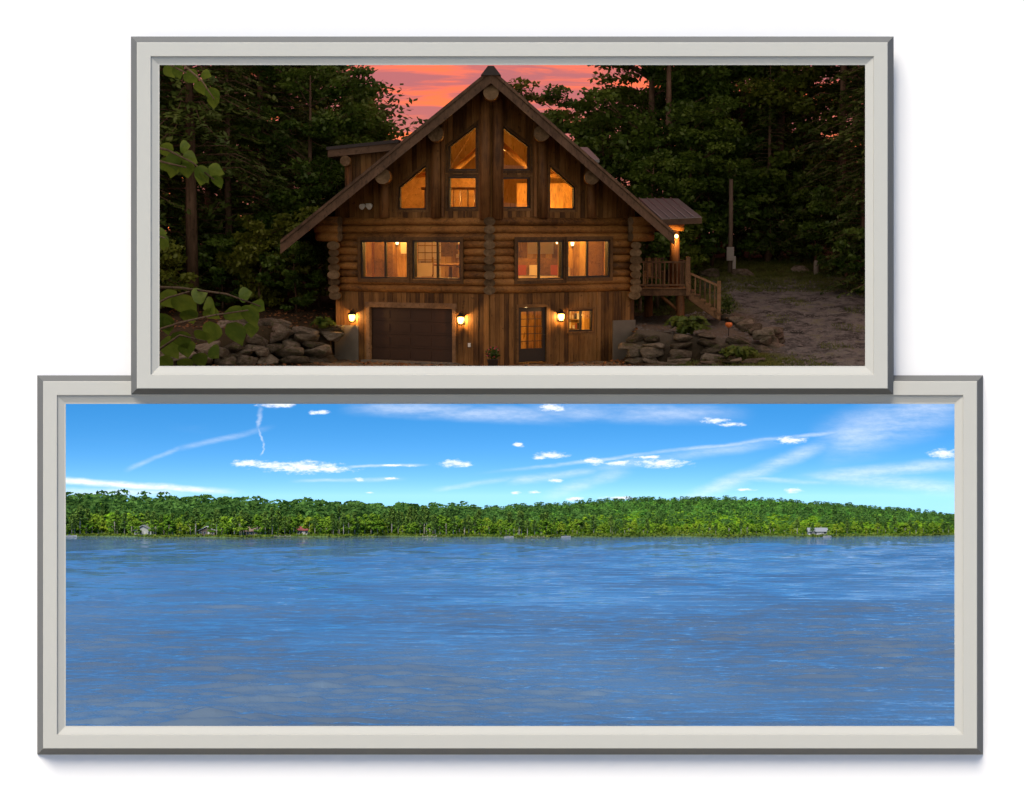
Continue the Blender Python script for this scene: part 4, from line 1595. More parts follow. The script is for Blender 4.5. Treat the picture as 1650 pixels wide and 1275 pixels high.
def frame_window(key, splits, casing=0.13, frame=0.055):
    w, p = WIN[key]
    n = len(p)
    cen = Vector((sum(q[0] for q in p) / n, sum(q[1] for q in p) / n))
    def inset(d):
        """offset polygon inwards by d (outwards when negative)"""
        out = []
        for i in range(n):
            a, c, e = Vector(p[i - 1]), Vector(p[i]), Vector(p[(i + 1) % n])
            d1 = (c - a).normalized(); d2 = (e - c).normalized()
            n1 = Vector((-d1.y, d1.x)); n2 = Vector((-d2.y, d2.x))
            k = (n1 + n2).normalized()
            out.append(c + k * (d / max(.3, k.dot(n1))))
        return out
    def ring(mb, A, B, o0, o1):
        for i in range(n):
            j = (i + 1) % n
            q = [A[i], A[j], B[j], B[i]]
            mb.hexa([w.pt(*q[0], o1), w.pt(*q[1], o1), w.pt(*q[1], o0), w.pt(*q[0], o0), w.pt(*q[3], o1), w.pt(*q[2], o1), w.pt(*q[2], o0), w.pt(*q[3], o0)])
    proud = 0.14 if key in 'ABCD' else 0.05
    mb = MB(); ring(mb, inset(-.01), inset(frame), -.08, proud - .03)
    win = cpart('window', mb, M_BRONZE)
    mb = MB(); ring(mb, inset(-casing), inset(-.012), -.05, proud + .02)
    cpart('casing', mb, M_CASING, win)
    I = inset(frame)
    u0 = min(q[0] for q in I); u1 = max(q[0] for q in I)
    us = [u0] + [u0 + (u1 - u0) * s for s in splits] + [u1]
    for a, c in zip(us[:-1], us[1:]):
        def zr(u):
            zs = []
            for i in range(n):
                A, B = I[i], I[(i + 1) % n]
                if abs(A[0] - B[0]) < 1e-6: continue
                t = (u - A[0]) / (B[0] - A[0])
                if -1e-4 <= t <= 1.0001: zs.append(A[1] + t * (B[1] - A[1]))
            return min(zs), max(zs)
        la, lc = zr(a + 1e-4), zr(c - 1e-4)
        mb = MB()
        wquad(mb, w, [(a, la[0]), (c, lc[0]), (c, lc[1]), (a, la[1])], .015, .023)
        cpart('pane', mb, M_GLASS, win)
    for s in splits:
        u = u0 + (u1 - u0) * s
        mb = MB(); wbox(mb, w, u - .035, u + .035, min(q[1] for q in I), max(q[1] for q in I), -.02, .06)
        cpart('mullion', mb, M_BRONZE, win)


for k in 'ABCD':
    frame_window(k, [0.5])
frame_window('sm', [0.5], casing=.07)
for k in ('g1', 'g2', 'g3', 'g4', 'g5', 'g6'):
    frame_window(k, [], casing=.09)


def garage():
    w, p = GAR
    u0, u1, z0, z1 = p[0][0], p[1][0], GZ, p[2][1]
    mb = MB(); wbox(mb, w, u0, u1, z0, z1, -.12, -.09)
    door = cpart('garage_door', mb, M_GARAGE)
    rows, cols = 4, 4
    for j in range(rows):
        a = z0 + .01 + (z1 - z0 - .02) * j / rows; c = z0 + .01 + (z1 - z0 - .02) * (j + 1) / rows - .018
        for i in range(cols):
            b0 = u0 + (u1 - u0) * i / cols; b1 = u0 + (u1 - u0) * (i + 1) / cols
            mb = MB(); wbox(mb, w, b0, b1, a, c, -.09, -.065)
            m = .09
            wbox(mb, w, b0 + m, b1 - m, a + m, c - m, -.065, -.052)
            cpart('panel', mb, M_GARAGE, door)
    t = .13
    for (a, c, e, g) in ((u0 - t, u0 + .01, z0, z1), (u1 - .01, u1 + t, z0, z1), (u0 - t - .05, u1 + t + .05, z1 - .01, z1 + t + .05)):
        mb = MB(); wbox(mb, w, a, c, e, g, -.10, .085)
        cpart('door_trim', mb, M_DECK)
    mb = MB(); wbox(mb, w, u0 - .2, u1 + .2, GZ - .12, GZ + .03, -.3, .35)
    cpart('threshold', mb, M_CONC)


garage()


def entry_door():
    w, p = DOOR
    u0, u1, z0, z1 = p[0][0], p[1][0], GZ, p[2][1]
    t = .10
    mb = MB()
    for (a, c, e, g) in ((u0 - t, u0, z0, z1 + t), (u1, u1 + t, z0, z1 + t), (u0, u1, z1, z1 + t)):
        wbox(mb, w, a, c, e, g, -.1, .07)
    cpart('door_trim', mb, M_CASING)
    st = .15
    g0, g1 = u0 + st, u1 - st
    zb, zt = z0 + (z1 - z0) * .26, z1 - .16
    mb = MB()
    wbox(mb, w, u0 + .01, g0, z0 + .04, z1 - .01, -.06, 0)
    wbox(mb, w, g1, u1 - .01, z0 + .04, z1 - .01, -.06, 0)
    wbox(mb, w, g0, g1, z0 + .04, zb, -.06, -.002)
    wbox(mb, w, g0, g1, zt, z1 - .01, -.06, -.002)
    d = cpart('entry_door', mb, M_BRONZE)
    mb = MB(); wbox(mb, w, g0, g1, zb, zt, -.035, -.027)
    cpart('pane', mb, M_GLASS, d)
    for k in (1, 2):
        u = g0 + (g1 - g0) * k / 3
        mb = MB(); wbox(mb, w, u - .012, u + .012, zb, zt, -.026, -.006); cpart('muntin', mb, M_BRONZE, d)
    for k in range(1, 5):
        z = zb + (zt - zb) * k / 5
        mb = MB(); wbox(mb, w, g0, g1, z - .012, z + .012, -.024, -.008); cpart('muntin', mb, M_BRONZE, d)
    mb = MB(); mb.tube([w.pt(u1 - .09, z0 + 1.0, .0), w.pt(u1 - .09, z0 + 1.0, .07), w.pt(u1 - .2, z0 + 1.0, .08)], .018, 6)
    cpart('handle', mb, M_BLACK, d)


entry_door()


def lamp(loc, power, radius, col, parent, name='lamp_light'):
    l = bpy.data.lights.new(name, 'POINT')
    l.energy = power; l.color = col; l.shadow_soft_size = radius
    o = bpy.data.objects.new(name, l)
    COL.objects.link(o)
    o.parent = parent
    o.location = Vector(loc) - H0
    return o


WARM = (1.0, 0.50, 0.14)


def lantern(w, px, py, power=42.0):
    u, z = w.uz(px, py)
    mb = MB(); wbox(mb, w, u - .06, u + .06, z - .16, z + .16, .05, .075)
    mb.tube([w.pt(u, z + .14, .07), w.pt(u, z + .30, .14), w.pt(u, z + .24, .24)], .014, 6)
    ln = cpart('wall_lantern', mb, M_BLACK)
    c = w.pt(u, z, .24)
    mb = MB(); mb.lathe(c, [(.015, .26), (.15, .12), (.16, .10), (.12, .10)][::-1], 8)
    cpart('lantern_cap', mb, M_BLACK, ln)
    mb = MB()
    mb.lathe(c, [(.06, -.20), (.09, -.16), (.09, -.14)], 8)
    for k in range(6):
        a = k * math.pi / 3
        mb.tube([c + Vector((math.cos(a) * .085, math.sin(a) * .085, -.15)), c + Vector((math.cos(a) * .125, math.sin(a) * .125, .10))], .008, 4)
    cpart('lantern_cage', mb, M_BLACK, ln)
    mb = MB(); mb.lathe(c, [(.06, -.14), (.10, -.06), (.11, .04), (.10, .09)], 8)
    cpart('lantern_glass', mb, M_LANT, ln)
    lamp(c, power, .035, WARM, ln)


lantern(WLf, 573, 511); lantern(WLf, 748, 515, 46); lantern(WRt, 898, 510, 42)


def gable_logs():
    # purlins and ridge log running out under the roof
    for px, py, r in ((621, 284, .27), (704, 216, .28), (790, 150, .27), (872, 217, .28), (951, 287, .27)):
        w = WLf if px < 790 else WRt
        u, z = w.uz(px, py)
        x = w.X(u) if px != 790 else PEAK.x
        yw = w.pt(u, z).y if px != 790 else YC
        yf = yrake(x) + .22
        z = zsoff(x) - r * .80 - (.16 if px == 790 else .02)
        mb = MB()
        n = 4
        pts = [(x, yw + .5 + (yf - yw - .5) * k / n, z) for k in range(n + 1)]
        mb.tube(pts, [r * random.uniform(.97, 1.03) for _ in pts], 18, 0, 1)
        cpart('purlin_log', mb, [M_LOG, M_END])
        # round post beneath it, standing on the plate log
        if px != 790:
            mb = MB()
            mb.tube([w.pt(u, Z_PLATE - .05, .06), w.pt(u, (Z_PLATE + z) / 2, .06), w.pt(u, z, .06)], [.20, .19, .19], 14)
            cpart('post', mb, M_POST)
    for dx in (-.22, .22):
        mb = MB()
        x = PEAK.x + dx
        mb.tube([(x, YC + abs(dx) * .2 - .04, Z_PLATE - .1), (x, YC - .04, zsoff(PEAK.x) - .3)], [.20, .19], 14)
        cpart('post', mb, M_POST)
    # trims beside the tall windows
    for w, xs in ((WLf, (716, 776)), (WRt, (803, 860))):
        for px in xs:
            u, _ = w.uz(px, 300)
            zt = zsoff(w.X(u)) - .02
            mb = MB(); wbox(mb, w, u - .055, u + .055, Z_PLATE, zt, .0, .10)
            cpart('window_post', mb, M_POST)


gable_logs()


def floodlights():
    u, z = WLf.uz(596, 331)
    mb = MB(); wbox(mb, WLf, u - .1, u + .1, z - .07, z + .07, .06, .12)
    f = cpart('floodlight', mb, M_WHITE, label='white twin floodlight on the gable boards')
    for s in (-1, 1):
        mb = MB()
        c = WLf.pt(u + s * .16, z, .14)
        mb.tube([c, c + WLf.n * .16 + Vector((0, 0, -.06))], [.06, .11], 10)
        cpart('lamp_head', mb, M_WHITE, f)


floodlights()


def dormers():
    # left shed dormer
    a = K(528, 239, 86.0); c = K(642, 227, 86.0)
    th = .34
    mb = MB()
    mb.hexa([a - Vector((0, 0, th)), c - Vector((0, 0, th)), c + Vector((0, 5, -th)), a + Vector((0, 5, -th)), a, c, c + Vector((0, 5, 0)), a + Vector((0, 5, 0))])
    r = cpart('dormer_roof', mb, M_FASCIA)
    mb = MB()
    o = Vector((0, -.06, 0))
    mb.hexa([a + o - Vector((.05, 0, .07)), c + o - Vector((0, 0, .07)), c + Vector((0, 5.1, -.07)), a + Vector((-.05, 5.1, -.07)), a + o + Vector((-.05, 0, .05)), c + o + Vector((0, 0, .05)), c + Vector((0, 5.1, .05)), a + Vector((-.05, 5.1, .05))])
    cpart('roofing', mb, M_ROOFTOP, r)
    x0 = K(556, 290, 86.6).x; x1 = K(650, 290, 86.6).x
    n = 11
    for k in range(n):
        xa = x0 + (x1 - x0) * k / n; xb = x0 + (x1 - x0) * (k + .96) / n
        zt = a.z + (c.z - a.z) * ((xa - a.x) / (c.x - a.x)) - th + .02
        mb = MB(); mb.box(xa, xb, 86.5 - .02 * (k % 2), 90, zroof(xa) - .6, zt)
        cpart('board', mb, M_BOARD, r)
    for px, z in ((562, 0),):
        x = K(px, 255, 86.3).x
        mb = MB(); mb.tube([(x - .10, 88, a.z - th - .14), (x - .10, 85.75, a.z - th - .14)], .20, 12, 0, 1)
        cpart('log_end', mb, [M_LOG, M_END], r)
        mb = MB(); mb.tube([(x + .02, 86.4, zroof(x) - .6), (x + .02, 86.4, a.z - th - .2)], .12, 10)
        cpart('post', mb, M_POST, r)
    # right dormer: a corner of metal roof
    q = [K(936, 233, 86.0), K(951, 233, 86.0), K(966, 257, 85.0), K(940, 257, 85.0)]
    mb = MB(); mb.prism([q[3], q[2], q[1] + Vector((0, 3, 0)), q[0] + Vector((0, 3, 0))], (0, 0, -.12))
    cpart('dormer_roof', mb, M_METALROOF)


dormers()


def porch():
    YP = 86.0
    # roof: standing seam panels sloping to the drive
    t0, t1 = K(1030, 320, 90.5), K(1093, 320, 90.5)
    b0, b1 = K(1066, 353, 85.6), K(1131, 350, 85.6)
    n = 5
    root = None
    for k in range(n):
        f0, f1 = k / n, (k + .985) / n
        mb = MB()
        q = [b0.lerp(b1, f0), b0.lerp(b1, f1), t0.lerp(t1, f1), t0.lerp(t1, f0)]
        mb.hexa([p - Vector((0, 0, .06)) for p in q] + q)
        o = cpart('metal_panel', mb, M_METALROOF) if False else None
        if root is None:
            m2 = MB(); m2.hexa([p - Vector((0, 0, .20)) for p in (b0, b1, t1, t0)] + [p - Vector((0, 0, .07)) for p in (b0, b1, t1, t0)])
            root = cpart('porch_roof', m2, M_FASCIA)
        cpart('metal_panel', mb, M_METALROOF, root)
        m3 = MB(); m3.tube([q[0] + Vector((0, 0, .02)), q[3] + Vector((0, 0, .02))], .028, 5)
        cpart('seam', m3, M_METALROOF, root)
    mb = MB()
    d = (b1 - b0)
    f = Vector((0, -.05, 0))
    mb.hexa([b0 + f - Vector((0, 0, .24)), b1 + f - Vector((0, 0, .24)), b1 - Vector((0, 0, .24)), b0 - Vector((0, 0, .24)), b0 + f - Vector((0, 0, .02)), b1 + f - Vector((0, 0, .02)), b1 - Vector((0, 0, .02)), b0 - Vector((0, 0, .02))])
    cpart('fascia', mb, M_FASCIA, root)
    mb = MB(); mb.tube([K(1040, 366, 86.4), K(1102, 366, 86.4)], .16, 12, 0, 1); cpart('beam_log', mb, [M_LOG, M_END], root)
    # deck
    zf = K(1080, 464, YP).z
    x0 = PR.x + .15; x1 = K(1108, 464, YP).x
    nb = 9
    mb = MB(); mb.box(x0, x1, YP - .02, 91, zf - .30, zf - .05)
    deck = cpart('porch_deck', mb, M_DECK)
    for k in range(nb):
        ya = YP - .08 + k * .55
        mb = MB(); mb.box(x0, x1 + .04, ya, ya + .53, zf - .045, zf)
        cpart('deck_board', mb, M_DECK, deck)
    for px, yb, r, Y in ((1096, 512, .17, YP + .15), (1045, 488, .17, YP + 2.5)):
        p = K(px, 475, Y)
        mb = MB(); mb.tube([(p.x, Y, gh(p.x, Y) - .2), (p.x, Y, zf - .3)], [r * 1.05, r], 10)
        cpart('support_post', mb, M_POST, deck)
    p = K(1096, 475, YP + .15)
    mb = MB(); mb.tube([(p.x, YP + .15, zf - .95), (p.x - .75, YP + .15, zf - .3)], .07, 8)
    cpart('brace', mb, M_POST, deck)
    # log column carrying the roof, with its lamp
    p = K(1087, 420, YP + .5)
    ztop = K(1087, 366, YP + .5).z
    mb = MB(); mb.tube([(p.x, YP + .5, zf), (p.x, YP + .5, ztop + .1)], [.20, .18], 14)
    col = cpart('porch_column', mb, M_POST)
    c = K(1090, 381, YP + .18)
    mb = MB(); mb.lathe(c, [(.03, -.07), (.07, -.02), (.06, .05), (.02, .08)], 8)
    cpart('porch_lamp', mb, M_BULB, col)
    lamp(c + Vector((.05, -.14, -.05)), 36, .06, WARM, col)
    # railing
    zt = K(1080, 421, YP).z
    rail = None
    mb = MB(); mb.box(x0, x1, YP - .05, YP + .05, zt - .07, zt)
    rail = cpart('railing', mb, M_DECK)
    mb = MB(); mb.box(x0, x1, YP - .035, YP + .035, zf + .08, zf + .14); cpart('bottom_rail', mb, M_DECK, rail)
    nbal = 13
    for k in range(nbal):
        x = x0 + (x1 - x0) * (k + .5) / nbal
        mb = MB(); mb.box(x - .025, x + .025, YP - .025, YP + .025, zf + .10, zt - .05)
        cpart('baluster', mb, M_DECK, rail)
    mb = MB(); mb.box(x1 - .07, x1 + .09, YP - .08, YP + .08, zf - .3, K(1108, 414, YP).z); cpart('newel_post', mb, M_DECK, rail)
    # side rail along the far edge
    mb = MB(); mb.box(x1 - .04, x1 + .04, YP + 1.8, 91, zt - .07, zt); cpart('side_rail', mb, M_DECK, rail)
    for k in range(10):
        y = YP + 2.0 + k * .5
        mb = MB(); mb.box(x1 - .025, x1 + .025, y - .025, y + .025, zf, zt - .05); cpart('baluster', mb, M_DECK, rail)
    # stairs down to the drive
    xb = K(1157, 506, YP + .3).x; zb = K(1157, 508, YP + .3).z
    n = 6
    st = None
    for s in (YP + .12, YP + 1.5):
        mb = MB()
        mb.prism([(x1 + .06, s, zf - .05), (xb + .05, s, zb), (xb + .05, s, zb - .22), (x1 + .06, s, zf - .45)], (0, .06, 0))
        if st is None: st = cpart('stairs', mb, M_DECK)
        else: cpart('stringer', mb, M_DECK, st)
    for k in range(n):
        x = x1 + .06 + (xb - x1) * k / n; z = zf - .02 + (zb - zf) * (k + .55) / n
        mb = MB(); mb.box(x, x + (xb - x1) / n + .06, YP + .08, YP + 1.6, z - .05, z + .02)
        cpart('tread', mb, M_DECK, st)
    za, zc = K(1110, 437, YP + .15).z, K(1156, 459, YP + .15).z
    mb = MB()
    mb.hexa([(x1, YP + .1, za - .09), (xb, YP + .1, zc - .09), (xb, YP + .2, zc - .09), (x1, YP + .2, za - .09), (x1, YP + .1, za), (xb, YP + .1, zc), (xb, YP + .2, zc), (x1, YP + .2, za)])
    cpart('stair_rail', mb, M_DECK, st)
    for k in range(6):
        t = (k + .6) / 6.4
        x = x1 + (xb - x1) * t
        mb = MB(); mb.box(x - .025, x + .025, YP + .12, YP + .17, zf - .1 + (zb - zf) * t, za - .05 + (zc - za) * t); cpart('baluster', mb, M_DECK, st)
    mb = MB(); mb.box(xb - .06, xb + .08, YP + .08, YP + .22, zb - .15, K(1158, 453, YP + .15).z); cpart('newel_post', mb, M_DECK, st)


porch()


def interior_lights():
    Y = 83.0
    m = (Z_BASE + Z_PLATE) / 2
    pts = [((WLf.X(WIN['A'][1][0][0]) + 1.15, 83.9, m + .85), 44, .08), ((PC.x - 1.6, 83.2, m + .80), 125, .12), ((PC.x + 1.7, 82.6, m + .85), 115, .12),
           ((WRt.X(WIN['D'][1][1][0]) - 1.2, 84.2, m + .9), 36, .08), ((PEAK.x - 1.9, 84.6, Z_PLATE + .9), 200, .15), ((PEAK.x + 1.9, 83.6, Z_PLATE + .9), 135, .15), ((PEAK.x, 86.2, Z_PLATE + 2.4), 190, .15),
           ((PC.x + 1.3, 82.0, GZ + 2.0), 50, .1), ((PC.x + 3.4, 83.2, GZ + 1.9), 60, .1)]
    for p, pw, r in pts:
        mb = MB()
        c = Vector(p)
        mb.lathe(c, [(.03, -.10), (.10, -.04), (.10, .04), (.04, .10)], 10)
        mb.tube([c + Vector((0, 0, .1)), c + Vector((0, 0, .5))], .012, 4)
        o = cpart('ceiling_lamp', mb, M_BULB_IN)
        lamp(c + Vector((0, -.2, -.05)), pw * IN_LIGHT, r, (1.0, 0.52, 0.115), o, 'room_light')


IN_LIGHT = 1.75
interior_lights()


def furniture():
    zf = Z_BASE + .03
    # sofa behind the window right of the prow
    c = K(866, 440, 83.6)
    e = empty('sofa', TL((c.x, 83.8, zf), math.pi), 'cream sofa seen through the window right of the prow', 'sofa')
    def bx(name, *a, m=M_CREAM):
        mb = MB(); mb.box(*a); link(name, mb.mesh(name, m), e)
    bx('seat', -.95, .95, -.40, .40, .12, .50); bx('backrest', -1.0, 1.0, -.62, -.42, .12, 1.02)
    bx('arm', -1.2, -1.0, -.55, .45, .0, .80); bx('arm', 1.0, 1.2, -.55, .45, .0, .80)
    for k in range(2):
        bx('cushion', -.92 + k * .93, -.02 + k * .93, -.41, -.18, .52, 1.15, m=M_PINE_D)
    for x, mm in ((-.7, M_THROW), (.1, M_CREAM), (.62, M_THROW)):
        bx('pillow', x - .2, x + .2, -.17, -.02, .52, .90, m=mm)
    # dining table with chairs behind the window left of the prow
    c = K(726, 445, 83.4)
    e = empty('dining_table', TL((c.x, 83.4, zf)), 'round dark dining table behind the window left of the prow', 'table')
    mb = MB(); mb.lathe((0, 0, 0), [(.62, .88), (.65, .90), (.65, .94), (.62, .96)], 18); link('table_top', mb.mesh('table_top', M_PINE_D), e)
    mb = MB(); mb.lathe((0, 0, 0), [(.30, 0), (.28, .05), (.07, .12), (.07, .88)], 10); link('pedestal', mb.mesh('pedestal', M_PINE_D), e)
    for s, nm in ((-1, 'left'), (1, 'right')):
        e = empty('dining_chair', TL((c.x + s * .85, 83.3, zf), s * math.pi / 2), 'dark dining chair on the %s of the round table' % nm, 'chair', 'chairs at the round table')
        mb = MB(); mb.box(-.22, .22, -.22, .22, .44, .49); link('seat', mb.mesh('seat', M_PINE_D), e)
        mb = MB(); mb.box(-.22, .22, .19, .23, .55, 1.2) if s < 0 else mb.box(-.22, .22, .19, .23, .55, 1.2); link('backrest', mb.mesh('backrest', M_PINE_D), e)
        for a in (-.19, .19):
            for d in (-.19, .19):
                mb = MB(); mb.box(a - .02, a + .02, d - .02, d + .02, 0, .44 if d < 0 else .56); link('leg', mb.mesh('leg', M_PINE_D), e)
    # glazed cabinet
    c = K(682, 430, 84.0)
    e = empty('cabinet', TL((c.x, 85.6, zf)), 'pale cabinet with latticed doors behind the window left of the prow', 'cabinet')
    mb = MB(); mb.box(-.6, .6, 0, .45, 0, .95); link('base', mb.mesh('base', M_CREAM), e)
    mb = MB(); mb.box(-.6, .6, .12, .45, 1.0, 2.2); link('top', mb.mesh('top', M_CREAM), e)
    for k in range(5):
        mb = MB(); mb.box(-.55 + k * .27, -.52 + k * .27, .085, .115, 1.0, 2.2); link('lattice', mb.mesh('lattice', M_PINE_D), e)
    for k in range(5):
        mb = MB(); mb.box(-.6, .6, .06, .085, 1.05 + k * .27, 1.08 + k * .27); link('lattice', mb.mesh('lattice', M_PINE_D), e)
    # low chair on the porch
    zf2 = K(1080, 464, 86.0).z
    c = K(1052, 450, 87.2)
    e = empty('porch_chair', TL((c.x, 87.2, zf2)), 'wooden slatted chair on the porch behind the railing', 'chair')
    for k in range(5):
        x = -.28 + k * .125
        mb = MB(); mb.hexa([(x, .25, .35), (x + .1, .25, .35), (x + .1, .28, .35), (x, .28, .35), (x, .5, 1.12), (x + .1, .5, 1.12), (x + .1, .53, 1.12), (x, .53, 1.12)])
        link('back_slat', mb.mesh('back_slat', M_DECK), e)
    mb = MB(); mb.box(-.3, .34, -.3, .28, .34, .39); link('seat', mb.mesh('seat', M_DECK), e)
    for x in (-.36, .34):
        mb = MB(); mb.box(x, x + .1, -.35, .35, .58, .62); link('arm', mb.mesh('arm', M_DECK), e)
        for y in (-.3, .28):
            mb = MB(); mb.box(x + .02, x + .08, y, y + .06, 0, .58); link('leg', mb.mesh('leg', M_DECK), e)


furniture()

# ------------------------------------------------------------------ stones, plants, posts round the cabin
def stone_mat():
    m, b, out = mat('field_stone')
    tc = b.n('ShaderNodeTexCoord'); oi = b.n('ShaderNodeObjectInfo')
    v = b.vm('ADD', tc.outputs['Object'], b.comb(b.m('MULTIPLY', oi.outputs['Random'], 50.0), 0, 0))
    n1 = b.noise(v, 2.5, 6, 0.7); n2 = b.noise(v, 9.0, 4, 0.7)
    f = b.m('ADD', b.m('MULTIPLY', n1, 0.7), b.m('ADD', b.m('MULTIPLY', n2, 0.3), b.m('MULTIPLY', b.m('SUBTRACT', oi.outputs['Random'], .5), .3)))
    c = b.ramp(f, [(0.28, (0.045, 0.038, 0.026)), (0.5, (0.17, 0.14, 0.108)), (0.75, (0.36, 0.31, 0.25))])
    c = b.mix(b.m('MULTIPLY', b.step(b.noise(v, 1.6, 4), 0.52, 0.66), 0.7), c, (0.06, 0.07, 0.022))
    c = b.mix(b.m('MULTIPLY', b.step(n2, 0.62, 0.72), 0.5), c, (0.34, 0.33, 0.29))
    principled(b, out, c, 0.9, b.m('ADD', n1, n2), 0.9, 0.10, 0.15)
    return m


M_STONE = stone_mat()


def stone_meshes():
    import bmesh
    out = []
    for k in range(12):
        bm = bmesh.new()
        for q in range(15):
            v = Vector((random.uniform(-1, 1), random.uniform(-1, 1), random.uniform(-1, 1)))
            m = max(abs(v.x), abs(v.y), abs(v.z))
            v = v / m * random.uniform(.82, 1.0) if q < 10 else v.normalized()
            bm.verts.new(v)
        r = bmesh.ops.convex_hull(bm, input=bm.verts)
        bmesh.ops.delete(bm, geom=[g for g in r['geom_interior'] if isinstance(g, bmesh.types.BMVert)], context='VERTS')
        bmesh.ops.bevel(bm, geom=list(bm.edges), offset=.10, segments=2, affect='EDGES', profile=.6)
        for v in bm.verts:
            v.co += v.co.normalized() * random.uniform(-.02, .02)
        me = bpy.data.meshes.new('stone')
        bm.to_mesh(me); bm.free()
        me.materials.append(M_STONE)
        me.polygons.foreach_set('use_smooth', [True] * len(me.polygons))
        out.append(me)
    return out


STONES = stone_meshes()


def put_stone(root, org, p, sx, sy, sz):
    o = link('stone', random.choice(STONES), root)
    o.matrix_basis = Matrix.Translation(Vector(p) - Vector(org)) @ Matrix.Rotation(random.uniform(-.2, .2), 4, 'X') @ Matrix.Rotation(random.uniform(-.25, .25), 4, 'Y') @ Matrix.Rotation(random.choice((0, math.pi)) + random.uniform(-.35, .35), 4, 'Z') @ Matrix.Diagonal((sx, sy, sz, 1))


def stone_walls():
    # left wall: rough courses stepping up to the house corner
    org = Vector((-9.5, 80.5, GZ))
    r = empty('stone_retaining_wall', TL(org), 'rough stone retaining wall left of the garage', 'stone wall')
    for course in range(6):
        X = -13.2 + random.uniform(0, .5)
        while X < -6.75:
            edge = float(np.interp(X, [-13, -10, -7.0, -6.5], [78.4, 79.6, 81.2, 81.4]))
            wd = random.uniform(.24, .62)
            h = random.uniform(.13, .24)
            top = float(np.interp(X, [-13, -10.5, -8.5, -6.7], [1.4, 2.4, 4.4, 5.6]))
            if course <= top and X + wd < -6.45:
                put_stone(r, org, (X + wd, edge - .15 + course * .16 + random.uniform(-.1, .1), GZ + .10 + course * .245 + random.uniform(-.06, .06)), wd * 1.12, random.uniform(.4, .6), h * 1.2)
            X += wd * 1.82
    for k in range(9):
        X = random.uniform(-12.5, -7.5)
        put_stone(r, org, (X, float(np.interp(X, [-13, -6.5], [79.6, 82.6])) + random.uniform(0, .8), -3.7), random.uniform(.3, .6), .4, random.uniform(.15, .3))
    # right wall: curves round the planted bed and runs back along the drive
    org = Vector((7.0, 81.0, GZ))
    r = empty('stone_garden_wall', TL(org), 'curved low stone wall round the planted bed beside the drive', 'stone wall')
    path = [K(1014, 560, 80.6), K(1030, 560, 80.4), K(1070, 565, 80.2), K(1120, 572, 80.1), K(1170, 577, 80.3), K(1215, 575, 80.8), K(1243, 566, 81.6), K(1247, 552, 82.8), K(1228, 537, 84.2), K(1205, 520, 85.6), K(1185, 507, 87.0), K(1172, 500, 87.8)]
    for course in range(4):
        for i in range(len(path) - 1):
            a, c = path[i], path[i + 1]
            L = (c - a).length
            n = max(1, round(L / .78))
            for k in range(n):
                p = a.lerp(c, (k + random.uniform(.3, .7)) / n)
                frac = i / (len(path) - 1)
                maxc = 3.6 if frac < .30 else (2.4 if frac < .62 else .6)
                if course > maxc:
                    continue
                base = gh(p.x, p.y - .8) if frac < .62 else gh(p.x + .5, p.y)
                put_stone(r, org, (p.x + random.uniform(-.08, .08), p.y + course * .17, base + .10 + course * .26 + random.uniform(-.04, .04)), random.uniform(.30, .62), random.uniform(.36, .5), random.uniform(.14, .24))
    for k in range(14):      # loose flat stones at the foot
        X = random.uniform(4.4, 9.0)
        Y = random.uniform(78.6, 79.9)
        put_stone(r, org, (X, Y, gh(X, Y) + .03), random.uniform(.2, .5), random.uniform(.2, .4), random.uniform(.06, .12))


stone_walls()


def fronds(n, R, H, size):
    C = []; N = []
    for k in range(n):
        a = rng.uniform(0, 6.28); L = R * rng.uniform(.6, 1.1)
        s = np.linspace(.05, 1, 14)
        z = H * rng.uniform(.4, 1.15) * np.sin(s * 2.5)
        base = np.stack([np.cos(a) * s * L, np.sin(a) * s * L, z], 1)
        for sd in (-1, 1):
            wv = (1 - s) * .28 * R
            off = np.stack([-np.sin(a) * wv * sd, np.cos(a) * wv * sd, 0 * s], 1)
            C.append(base + off); N.append(np.tile([np.cos(a) * .3, np.sin(a) * .3 - .3, 1.0], (14, 1)) + rng.normal(size=(14, 3)) * .3)
    C = np.concatenate(C); N = np.concatenate(N)
    return leafquads(C, N, size, .45)


